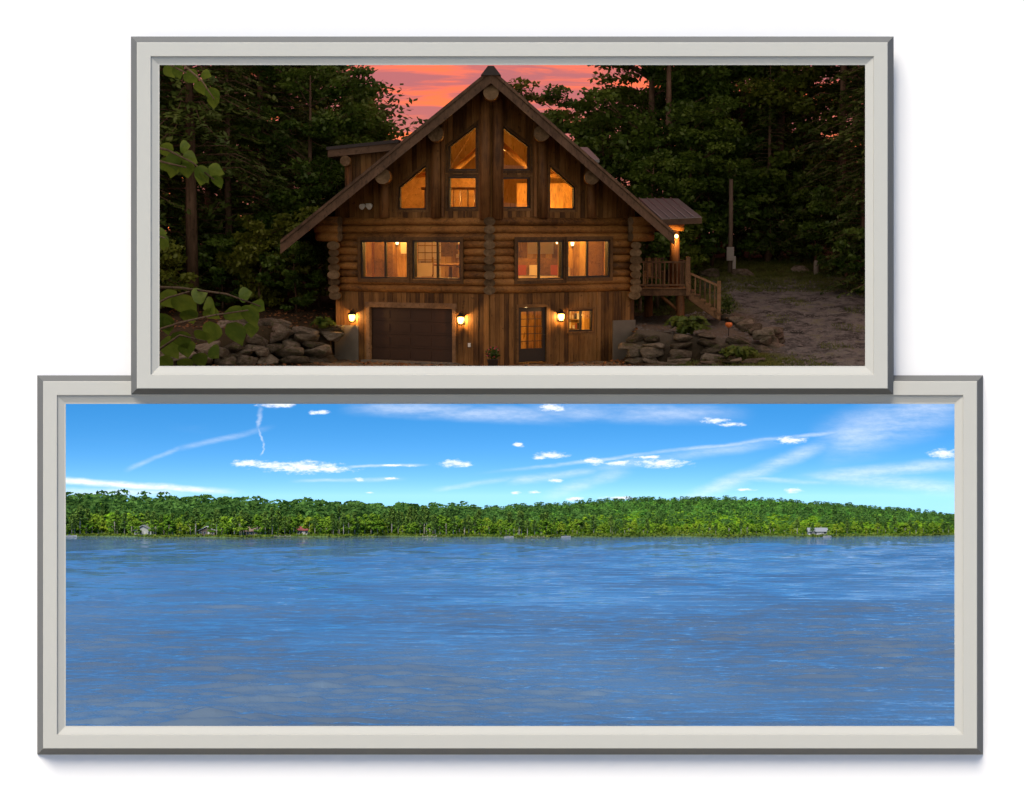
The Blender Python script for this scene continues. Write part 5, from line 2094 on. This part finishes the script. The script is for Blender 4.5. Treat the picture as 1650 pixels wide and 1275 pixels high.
def small_things():
    def plant(name, X, Y, z, R, H, n, label, m=M_FERN, size=.12):
        e = empty(name, TL((X, Y, z)), label, 'plant')
        V, Q = fronds(n, R, H, size)
        link('foliage', np_mesh('foliage', V, Q, m), e)
        mb = MB()
        for k in range(5):
            a = k * 1.25
            mb.tube([(0, 0, -.05), (math.cos(a) * R * .4, math.sin(a) * R * .4, H * .7)], [.015, .008], 4)
        link('stem', mb.mesh('stem', M_FERN), e)
    p = K(1104, 527, 81.3); plant('fern', p.x, 81.3, gh(p.x, 81.3), .85, .55, 36, 'light green fern on top of the curved stone wall')
    p = K(1192, 578, 79.6); plant('fern', p.x, 79.6, gh(p.x, 79.6), .62, .4, 26, 'light green fern at the foot of the curved stone wall')
    p = K(520, 540, 81.2); plant('fern', p.x, 81.4, -3.75, .4, .3, 18, 'small green plant on the rough stone wall by the garage')
    # pot of flowers by the prow
    p = K(794, 584, 78.2)
    e = empty('flower_pot', TL((p.x, 78.2, gh(p.x, 78.2))), 'dark pot of dim flowers at the foot of the prow', 'flower pot')
    mb = MB(); mb.lathe((0, 0, 0), [(.15, 0), (.20, .28), (.22, .30), (.19, .30)], 12); link('pot', mb.mesh('pot', M_POT), e)
    V, Q = leafquads(unit(220) * rng.uniform(.1, 1, (220, 1)) * np.array([.27, .27, .22]) + np.array([0, 0, .5]), unit(220), .06, .6)
    link('foliage', np_mesh('foliage', V, Q, M_HEML), e)
    V, Q = leafquads(unit(26) * np.array([.26, .26, .2]) + np.array([0, -.03, .55]), unit(26), .04, .8)
    link('flower', np_mesh('flower', V, Q, M_RED), e)
    p = K(1171, 497, 87.4)
    e = empty('planter', TL((p.x, 87.4, gh(p.x, 87.4))), 'dark leafy planter at the foot of the porch stairs', 'planter')
    mb = MB(); mb.lathe((0, 0, 0), [(.22, 0), (.28, .25), (.30, .27), (.26, .27)], 12); link('pot', mb.mesh('pot', M_CONC), e)
    V, Q = leafquads(unit(300) * rng.uniform(.1, 1, (300, 1)) * np.array([.38, .38, .42]) + np.array([0, 0, .62]), unit(300), .08, .5)
    link('foliage', np_mesh('foliage', V, Q, M_HEML), e)
    # torch in the bed
    p = K(1174, 548, 82.8)
    z = gh(p.x, 82.8)
    e = empty('garden_torch', TL((p.x, 82.8, z)), 'small orange garden torch on a stake in the planted bed', 'torch')
    mb = MB(); mb.tube([(0, 0, -.1), (0, 0, .34)], .018, 6); link('stake', mb.mesh('stake', M_BLACK), e)
    mb = MB(); mb.lathe((0, 0, .34), [(.03, 0), (.12, .06), (.14, .14), (.10, .20)], 10); link('bowl', mb.mesh('bowl', M_ORANGE), e)
    # service pole with meter box
    p = K(1176, 441, 100.0)
    z = gh(p.x, 100)
    top = K(1176, 289, 100).z
    e = empty('service_pole', TL((p.x, 100, z)), 'weathered wooden service pole with meter box at the end of the drive', 'pole')
    mb = MB(); mb.tube([(0, 0, -.3), (0.02, 0, (top - z) * .5), (0, 0, top - z)], [.115, .10, .09], 10)
    link('pole', mb.mesh('pole', simple('weathered_pole', (0.15, 0.115, 0.085), 0.9, 0.25, 3)), e)
    mb = MB(); mb.box(-.17, .15, -.26, -.11, .55, 1.15); link('meter_box', mb.mesh('meter_box', simple('grey_box', (0.30, 0.29, 0.27), 0.6)), e)
    mb = MB(); mb.box(.10, .24, -.20, -.1, .1, .75); link('conduit', mb.mesh('conduit', simple('grey_conduit', (0.34, 0.33, 0.31), 0.6)), e)
    # boulders by the pole and the drive's end
    for px, Y, s, lab in ((1196, 99.2, .42, 'flat boulder right of the service pole'), (1145, 99.0, .45, 'low boulder left of the service pole'), (1290, 100.5, .36, 'pale boulder under the trees at the drive end'), (1190, 86.9, .30, 'pale stone at the foot of the porch stairs')):
        p = K(px, 440, Y)
        o = link('boulder', random.choice(STONES), M=TL((p.x, Y, gh(p.x, Y) + s * .2)) @ Matrix.Diagonal((s * 1.3, s, s * .6, 1)))
        tag(o, lab, 'boulder')
    p = K(1315, 438, 99.5)
    mb = MB(); mb.tube([(0, 0, -.2), (0, 0, .55), (0.02, 0, .62)], [.12, .11, .08], 9)
    o = link('marker_post', mb.mesh('marker_post', simple('pale_post', (0.33, 0.30, 0.26), 0.9, .2)), M=TL((p.x, 99.5, gh(p.x, 99.5))))
    tag(o, 'short pale post on the grass verge right of the drive', 'post')
    # wall switch box between garage and prow
    u, z = WLf.uz(758, 556)
    mb = MB(); wbox(mb, WLf, u - .05, u + .05, z - .07, z + .07, .05, .09)
    cpart('outlet_box', mb, M_WHITE)


small_things()


def grass_tufts():
    n = 26000
    X = rng.uniform(4, 17.5, n); Y = rng.uniform(77.5, 106, n)
    cen = 13.1 - 0.075 * (Y - 78)
    off = np.abs(X - cen)
    keep = ((off > 2.9) & (off < 6.0) & (X > 8.5) | (np.sin(X * 1.7 + Y * .35) * np.sin(Y * .9 - X * .5) > .55) & (rng.random(n) < .5) & (X > 9.8) | (Y > 94.5)) & ~((X < 10) & (Y < 90) & (Y > 80))
    keep |= (Y < 80) & (X > 5.0) & (X < 11) & (rng.random(n) < .5)
    X, Y = X[keep], Y[keep]
    Z = ground_h(X, Y)
    m = 4
    X = np.repeat(X, m) + rng.normal(size=len(X) * m) * .07; Y = np.repeat(Y, m) + rng.normal(size=len(Y) * m) * .07; Z = np.repeat(Z, m)
    h = rng.uniform(.03, .12, len(X))
    w = rng.uniform(.008, .02, len(X))
    a = rng.uniform(0, 6.28, len(X)); lean = rng.normal(size=(len(X), 2)) * .06
    V = np.empty((len(X), 4, 3))
    V[:, 0] = np.stack([X - np.cos(a) * w, Y - np.sin(a) * w, Z], 1); V[:, 1] = np.stack([X + np.cos(a) * w, Y + np.sin(a) * w, Z], 1)
    V[:, 2] = np.stack([X + lean[:, 0] + .004, Y + lean[:, 1], Z + h], 1); V[:, 3] = np.stack([X + lean[:, 0] - .004, Y + lean[:, 1], Z + h], 1)
    me = np_mesh('grass', V.reshape(-1, 3), np.arange(4 * len(X)).reshape(-1, 4), M_GRASS)
    tag(link('grass', me, M=T), 'short rough grass along the edges of the gravel drive', 'grass', kind='stuff')
    # loose stones and clods on the gravel drive and in the bed
    n = 9000
    X = rng.uniform(4.6, 18, n); Y = 77.5 + 20 * rng.random(n) ** 1.3
    inbed = (X < 9.8) & (Y > 80.8) & (Y < 90)
    off = np.abs(X - (13.1 - 0.075 * (Y - 78)))
    k = inbed | (off < 3.6)
    X, Y = X[k], Y[k]
    r = rng.uniform(.015, .06, len(X)) * (1 + .8 * (rng.random(len(X)) > .95))
    Z = ground_h(X, Y) + r * .3
    base = np.array([[1, 0, 0], [0, 1, 0], [-1, 0, 0], [0, -1, 0], [0, 0, .7]], float)
    V = base[None] * r[:, None, None] * rng.uniform(.6, 1.3, (len(X), 5, 3)) + np.stack([X, Y, Z], 1)[:, None, :]
    o5 = np.arange(len(X))[:, None] * 5
    Q = np.concatenate([o5 + np.array([[a, c, 4]]) for a, c in ((0, 1), (1, 2), (2, 3), (3, 0))])
    me = np_mesh('gravel', V.reshape(-1, 3), Q, simple('gravel_stone', (0.14, 0.135, 0.13), .95, .6, 3.0))
    tag(link('gravel', me, M=T), 'loose grey gravel on the drive and the planted bed', 'gravel', kind='stuff')
    # fallen leaves before the garage
    n = 5200
    X = rng.uniform(-15, 16, n); Y = 77.6 + 12 * rng.random(n) ** 1.6
    yw = np.where(X < PC.x, YC + (PC.x - X) / (PC.x - PL.x) * (YL - YC), YC + (X - PC.x) / (PR.x - PC.x) * (YR - YC))
    k = (Y < yw - .1) & (X < 4.6) | (X < -6.9) | (X > 17.6 + .4 * np.sin(Y))
    k &= ~((X > -6.9) & (X < 13) & (Y < 78.6) & (rng.random(n) < .6))
    X, Y = X[k], Y[k]
    C = np.stack([X, Y, ground_h(X, Y) + .035], 1)
    V, Q = leafquads(C, rng.normal(size=(len(C), 3)) * .35 + np.array([0, 0, 1]), rng.uniform(.04, .09, len(C)), .7)
    me = np_mesh('fallen_leaves', V, Q, simple('dead_leaf', (0.20, 0.085, 0.03), .9, .4, 5))
    tag(link('fallen_leaves', me, M=T), 'brown fallen leaves strewn on the ground round the cabin', 'leaves', kind='stuff')


grass_tufts()


# ------------------------------------------------------------------ trees round the cabin
def maple(H, R, zlo, nleaf, seed):
    random.seed(seed)
    mb = MB()
    lean = Vector((random.uniform(-.5, .5), random.uniform(-.5, .5), 0))
    tr = [Vector((0, 0, -.4)), Vector((.05, .03, H * .22)), lean * .5 + Vector((0, 0, H * .5)), lean + Vector((0, 0, H * .9))]
    r0 = H * .0135
    mb.tube(tr, [r0 * 1.25, r0, r0 * .7, r0 * .15], 9)
    ends = []
    for k in range(13):
        t = random.uniform(.28, .9)
        z = H * t
        base = Vector((lean.x * t, lean.y * t, z))
        a = k * 2.4 + random.uniform(-.4, .4)
        L = R * random.uniform(.6, 1.0) * (1.1 - .5 * max(0, t - .5))
        rise = random.uniform(.15, .55)
        tip = base + Vector((math.cos(a) * L, math.sin(a) * L, L * rise))
        mid = base.lerp(tip, .5) + Vector((0, 0, L * .10))
        mb.tube([base, mid, tip], [r0 * .36 * (1.2 - t), r0 * .22 * (1.2 - t) + .01, .012], 5)
        ends += [mid, tip, base.lerp(tip, .75)]
        for q in range(2):
            b2 = a + random.uniform(-1, 1)
            t2 = mid + Vector((math.cos(b2) * L * .5, math.sin(b2) * L * .5, L * .25))
            mb.tube([mid, t2], [.03, .01], 4)
            ends.append(t2)
    cc = np.array([tuple(e) for e in ends])
    ex = len(cc)
    extra = unit(30) * (rng.uniform(.4, 1, 30) ** .5)[:, None] * np.array([R * .85, R * .85, (H - zlo) / 2]) + np.array([lean.x * .6, lean.y * .6, (H + zlo) / 2 + H * .03])
    cc = np.concatenate([cc, extra])
    m = nleaf // len(cc)
    cr = rng.uniform(.5, 1.05, len(cc)) * (R / 3.6)
    d = unit(len(cc) * m)
    C = np.repeat(cc, m, 0) + d * (np.repeat(cr, m) * rng.uniform(0, 1, len(cc) * m) ** .5)[:, None] * np.array([1.1, 1.1, .5])
    C = C[C[:, 2] > zlo * .8]
    N = rng.normal(size=C.shape) * .55 + np.array([0, -.25, .9])
    V, Q = leafquads(C, N, rng.uniform(.10, .17, len(C)), .62)
    return mb.mesh('tree_trunk', M_BARK), np_mesh('tree_crown', V, Q, M_MAPLE)


def hemlock(H, R, zlo, seed):
    random.seed(seed)
    mb = MB()
    r0 = H * .013
    mb.tube([(0, 0, -.4), (0.03, 0, H * .4), (0, 0, H)], [r0 * 1.2, r0 * .8, .02], 9)
    C = []; N = []; A = []
    z = zlo
    while z < H - .3:
        t = (z - zlo) / (H - zlo)
        for q in range(4):
            a = random.uniform(0, 6.28)
            L = (R * (1 - t) ** .75 + .35) * random.uniform(.65, 1.1)
            n = int(20 * L + 8)
            s = rng.uniform(.12, 1, n)
            wv = rng.normal(size=n) * .22 * L * (1.15 - s)
            droop = -.30 * L * s ** 2 + .10 * L * s
            px = np.cos(a) * s * L - np.sin(a) * wv; py = np.sin(a) * s * L + np.cos(a) * wv
            C.append(np.stack([px, py, z + droop - np.abs(wv) * .18 + rng.normal(size=n) * .03], 1))
            N.append(rng.normal(size=(n, 3)) * .28 + np.array([math.cos(a) * .35, math.sin(a) * .35, .95]))
            mb.tube([(0, 0, z), (math.cos(a) * L * .5, math.sin(a) * L * .5, z + .02 * L), (math.cos(a) * L * .95, math.sin(a) * L * .95, z - .19 * L)], [.03 + .01 * (1 - t), .02, .006], 4)
        z += random.uniform(.20, .34)
    C = np.concatenate(C); N = np.concatenate(N)
    V, Q = leafquads(C, N, rng.uniform(.09, .19, len(C)), .42)
    return mb.mesh('hemlock_trunk', M_BARK), np_mesh('hemlock_crown', V, Q, M_HEML)


def forest():
    mp = [maple(15, 3.6, 4.0, 12500, 11), maple(13, 3.4, 2.2, 12500, 12), maple(16, 3.9, 5.5, 12500, 13), maple(9, 2.9, 1.0, 9000, 14)]
    hm = [hemlock(16, 3.3, 1.6, 21), hemlock(14, 3.0, .8, 22), hemlock(17, 3.6, 5.4, 23)]
    sap = [maple(5.5, 2.0, .3, 4500, 31), maple(4.2, 1.8, .2, 4200, 32)]
    names = {'m': ('maple_tree', 'leafy tree'), 'h': ('hemlock_tree', 'hemlock tree'), 's': ('sapling', 'leafy sapling')}
    lib = {'m': mp, 'h': hm, 's': sap}
    made = []
    def tree(kind, idx, px, Y, s, label, rz=None, group=None, dz=0.0, sz=1.0):
        X = (px - PCX) / F * Y * 1.0
        z = gh(X, Y) - .15 + dz
        M = TL((X, Y, z), rz if rz is not None else random.uniform(0, 6.28)) @ Matrix.Diagonal((s, s, s * sz, 1))
        e = empty(names[kind][0], M, label, 'tree', group)
        tk, cr = lib[kind][idx]
        link('trunk', tk, e); link('crown', cr, e)
        made.append((label, px, e))
    random.seed(5)
    # left, front to back
    tree('h', 2, 312, 88.0, 1.05, 'tall hemlock with bare thick trunk left of the cabin', 1.0)
    L = [('h', 0, 262, 90.5, .95), ('h', 1, 372, 91.0, .92), ('h', 0, 425, 93.5, .95), ('h', 1, 215, 87.5, 1.0), ('m', 1, 500, 92.0, .80), ('h', 1, 470, 96.0, .92),
         ('m', 0, 340, 97.0, 1.0), ('m', 2, 420, 100.0, .95), ('m', 0, 505, 101.0, .80), ('m', 1, 548, 104.0, .72), ('m', 3, 628, 103.0, .78), ('h', 0, 290, 101.0, 1.0), ('m', 1, 250, 105, 1.0),
         ('m', 3, 560, 98.0, .92), ('m', 3, 690, 106.0, .80), ('h', 2, 180, 96.0, 1.0), ('h', 0, 90, 92.0, 1.0), ('h', 1, 30, 97.0, 1.0), ('m', 0, 60, 105.0, 1.0), ('m', 2, 150, 104.0, 1.0), ('h', 1, 380, 106.0, 1.0), ('h', 0, 460, 108.0, .95)]
    for i, (k, j, px, Y, s) in enumerate(L):
        row = 'front' if Y < 93 else 'middle' if Y < 100 else 'back'
        side = 'at the far left edge' if px < 300 else 'left of the cabin' if px < 480 else 'left of the roof'
        nm = {'h': 'dark drooping hemlock', 'm': 'olive green leafy tree'}[k]
        tree(k, j, px, Y, s, f'{nm} in {row} row {side}', group=f'{names[k][1]}s in the {row} row {side}')
    for i, (px, Y, s) in enumerate([(270, 90.5, .75), (360, 89.5, .7), (420, 88.5, .75), (478, 88.0, .7), (515, 90.0, .8), (250, 86.0, .8), (450, 92.0, .8), (395, 92.5, .85), (330, 92.0, .9)]):
        tree('s', i % 2, px, Y, s, 'dark low sapling in the undergrowth left of the cabin', group='saplings left of the cabin')
    # right
    Rr = [('m', 2, 1048, 104.0, 1.04), ('m', 0, 1075, 102.0, 1.00), ('m', 1, 1130, 105.5, .98), ('m', 0, 1190, 107.0, .98), ('m', 2, 1250, 105.0, 1.0), ('m', 1, 1300, 108.0, .98), ('h', 0, 1350, 103.0, 1.0), ('h', 1, 1405, 100.0, 1.0),
          ('m', 3, 912, 108.0, .92), ('m', 3, 975, 104.0, .92), ('m', 1, 1050, 109.0, .95), ('h', 2, 1440, 95.0, 1.0), ('m', 0, 1420, 107.0, 1.0), ('h', 1, 1290, 104.0, .62), ('h', 0, 1235, 103.5, .58), ('m', 3, 1110, 101.0, .80), ('m', 3, 1040, 99.5, .78),
          ('h', 1, 1385, 94.5, .62), ('m', 1, 1155, 110.0, .95), ('m', 0, 1225, 111.0, .9), ('h', 1, 1545, 96.0, 1.0), ('m', 1, 1600, 103.0, 1.0), ('m', 2, 1500, 100, 1.0), ('h', 0, 1460, 90.5, .75)]
    for i, (k, j, px, Y, s) in enumerate(Rr):
        row = 'front' if Y < 101 else 'middle' if Y < 105 else 'back'
        side = 'behind the right roof slope' if px < 1000 else 'behind the porch roof' if px < 1150 else 'beyond the service pole' if px < 1280 else 'at the right edge'
        nm = {'h': 'dark layered hemlock', 'm': 'olive green leafy tree'}[k]
        tree(k, j, px, Y, s, f'{nm} in {row} row {side}', group=f'{names[k][1]}s in the {row} row {side}')
    for i, (px, Y, s) in enumerate([(1060, 98.0, .9), (1110, 100.5, .8), (1145, 102.0, .95), (1205, 104.0, 1.1), (1255, 104.0, 1.0), (1310, 103.0, .95), (1360, 98.5, .8), (1400, 94.0, .7), (1030, 95.0, .9), (1230, 106.5, 1.2), (1170, 106, 1.2), (1340, 105, 1.2)]):
        tree('s', i % 2, px, Y, s, 'dark green sapling in the undergrowth behind the drive', group='saplings behind the drive')
    words = ['leftmost', 'second from the left', 'third from the left', 'fourth from the left', 'fifth from the left', 'sixth from the left', 'seventh from the left', 'eighth from the left', 'ninth from the left']
    by = {}
    for lab, px, e in made:
        by.setdefault(lab, []).append((px, e))
    for lab, es in by.items():
        es.sort(key=lambda q: q[0])
        for k, (px, e) in enumerate(es):
            if len(es) > 1:
                e['label'] = ('rightmost ' if k == len(es) - 1 else words[min(k, 8)] + ' ') + lab if len(es) <= 10 or k < 9 or k == len(es) - 1 else ['tenth from the left ', 'eleventh from the left '][k - 9] + lab


forest()


def deep_wood():
    """the wood behind the trees one can tell apart"""
    C = []
    for lo, hi, top in ((-32, -4, 6.0), (4.0, 32, 4.6)):
        n = 620
        X = rng.uniform(lo, hi, n); Y = rng.uniform(112, 122, n)
        Zt = top + 1.6 * np.sin(X * .55) + rng.normal(size=n) * .7
        Z = -3.5 + (Zt + 3.5) * rng.random(n) ** .8
        c = np.stack([X, Y, Z], 1)
        d = unit(n * 42)
        C.append(np.repeat(c, 42, 0) + d * (rng.uniform(0, 1, n * 42) ** .5)[:, None] * np.array([1.3, 1.3, .6]))
    C = np.concatenate(C)
    V, Q = leafquads(C, rng.normal(size=C.shape) * .5 + np.array([0, -.3, .9]), rng.uniform(.12, .22, len(C)), .6)
    tag(link('deep_wood', np_mesh('deep_wood', V, Q, M_HEML), M=T), 'dark mass of leaves deep in the wood behind the cabin', 'woodland', kind='stuff')


deep_wood()


def near_branches():
    """leafy boughs hanging into the left of the cabin view, close to the opening"""
    # one broad toothed leaf, folded along its rib
    def leaf_mesh():
        prof = [(0, 0), (.20, .03), (.36, .18), (.44, .38), (.40, .55), (.33, .68), (.17, .86), (0, 1.08)]
        vs = []; fs = []
        n = len(prof)
        for s in (-1, 1):
            for x, y in prof:
                vs.append((s * x, y - .0, -.22 * x - .12 * y * y + (.02 if x else 0)))
        for s in (0, 1):
            o = s * n
            for k in range(1, n - 2):
                f = (o, o + k, o + k + 1)
                fs.append(f if s else f[::-1])
            f = (o, o + n - 2, o + n - 1)
            fs.append(f if s else f[::-1])
        me = bpy.data.meshes.new('broad_leaf')
        me.from_pydata(vs, [], fs)
        me.materials.append(M_NEARLEAF)
        me.update()
        return me
    lm = leaf_mesh()
    Y0 = 46.0
    pxm = Y0 / F      # metres per pixel there
    def branch(label, twigs, leaves):
        o = K(*twigs[0][0], Y0)
        e = empty('leafy_branch', TL(o), label, 'branch', 'boughs hanging into the left of the cabin view')
        for tw in twigs:
            mb = MB()
            mb.tube([K(x, y, Y0 + dy) - o for (x, y), dy in zip(tw, np.linspace(0, -.2, len(tw)))], [.030 * (1 - .7 * k / len(tw)) for k in range(len(tw))], 6)
            link('twig', mb.mesh('twig', M_BARK), e)
        for (x, y, L, ang, tilt) in leaves:
            l = link('leaf', lm, e)
            p = K(x, y, Y0 - random.uniform(-.25, .3)) - o
            s = L * pxm * .88
            # ang: direction in the picture the leaf points (deg, 0 right, 90 up); leaf's y axis -> that direction, facing viewer
            a = math.radians(ang)
            l.matrix_basis = Matrix.Translation(p) @ Matrix.Rotation(-(a - math.pi / 2), 4, 'Y') @ Matrix.Rotation(math.radians(90 - tilt + random.uniform(-12, 12)), 4, 'X') @ Matrix.Rotation(math.radians(random.uniform(-30, 30)), 4, 'Y') @ Matrix.Diagonal((s * random.uniform(.85, 1.05), s, s, 1))
    branch('broad-leaved bough hanging into the lower left corner of the cabin view',
           [[(225, 462), (290, 464), (365, 474), (420, 494)], [(230, 540), (290, 520), (345, 508), (400, 500)], [(235, 500), (270, 480), (305, 470)], [(240, 575), (290, 540), (330, 550)]],
           [(262, 470, 46, -60, 30), (282, 478, 56, -50, 20), (300, 500, 44, -75, 35), (258, 505, 50, -80, 30), (345, 490, 40, -160, 40), (365, 500, 44, -35, 35), (395, 492, 46, -70, 25), (402, 492, 42, -30, 40), (385, 478, 34, 15, 50), (345, 520, 46, -110, 30), (372, 520, 48, -70, 20), (330, 535, 40, -130, 35),
            (285, 535, 46, -70, 30), (265, 545, 50, -60, 25), (300, 550, 44, -90, 35), (258, 575, 44, -70, 30), (290, 580, 40, -50, 40), (318, 570, 40, -75, 35), (340, 560, 34, -60, 40), (405, 520, 34, -95, 30), (310, 480, 36, 20, 50), (275, 520, 40, 200, 35), (330, 500, 36, -40, 45)])
    branch('pale green bough hanging in at the left edge above the tree trunk',
           [[(225, 232), (270, 242), (310, 262), (345, 290)], [(230, 250), (265, 262), (300, 270)]],
           [(262, 232, 32, -60, 30), (278, 245, 36, -80, 25), (262, 255, 34, -70, 35), (295, 250, 34, -30, 35), (300, 262, 36, -90, 25), (318, 268, 36, -60, 25), (335, 272, 34, -20, 30), (345, 283, 30, -70, 30), (282, 262, 34, -110, 35), (322, 280, 30, -100, 30), (290, 238, 28, 10, 45)])
    branch('sprig of leaves hanging from the top left corner of the cabin view',
           [[(235, 80), (290, 100), (325, 130), (345, 160)], [(240, 90), (275, 105), (300, 118)]],
           [(300, 115, 32, -50, 35), (318, 132, 32, -70, 25), (335, 142, 34, -60, 25), (342, 155, 28, -90, 30), (285, 105, 30, -80, 35), (268, 104, 30, -60, 35), (325, 118, 26, -20, 40)])
    branch('single drooping leaf sprig at the left edge beside the tree trunk',
           [[(225, 372), (248, 378), (266, 384)]],
           [(256, 380, 28, -50, 25), (262, 384, 26, -90, 30), (250, 376, 24, 0, 40)])


near_branches()
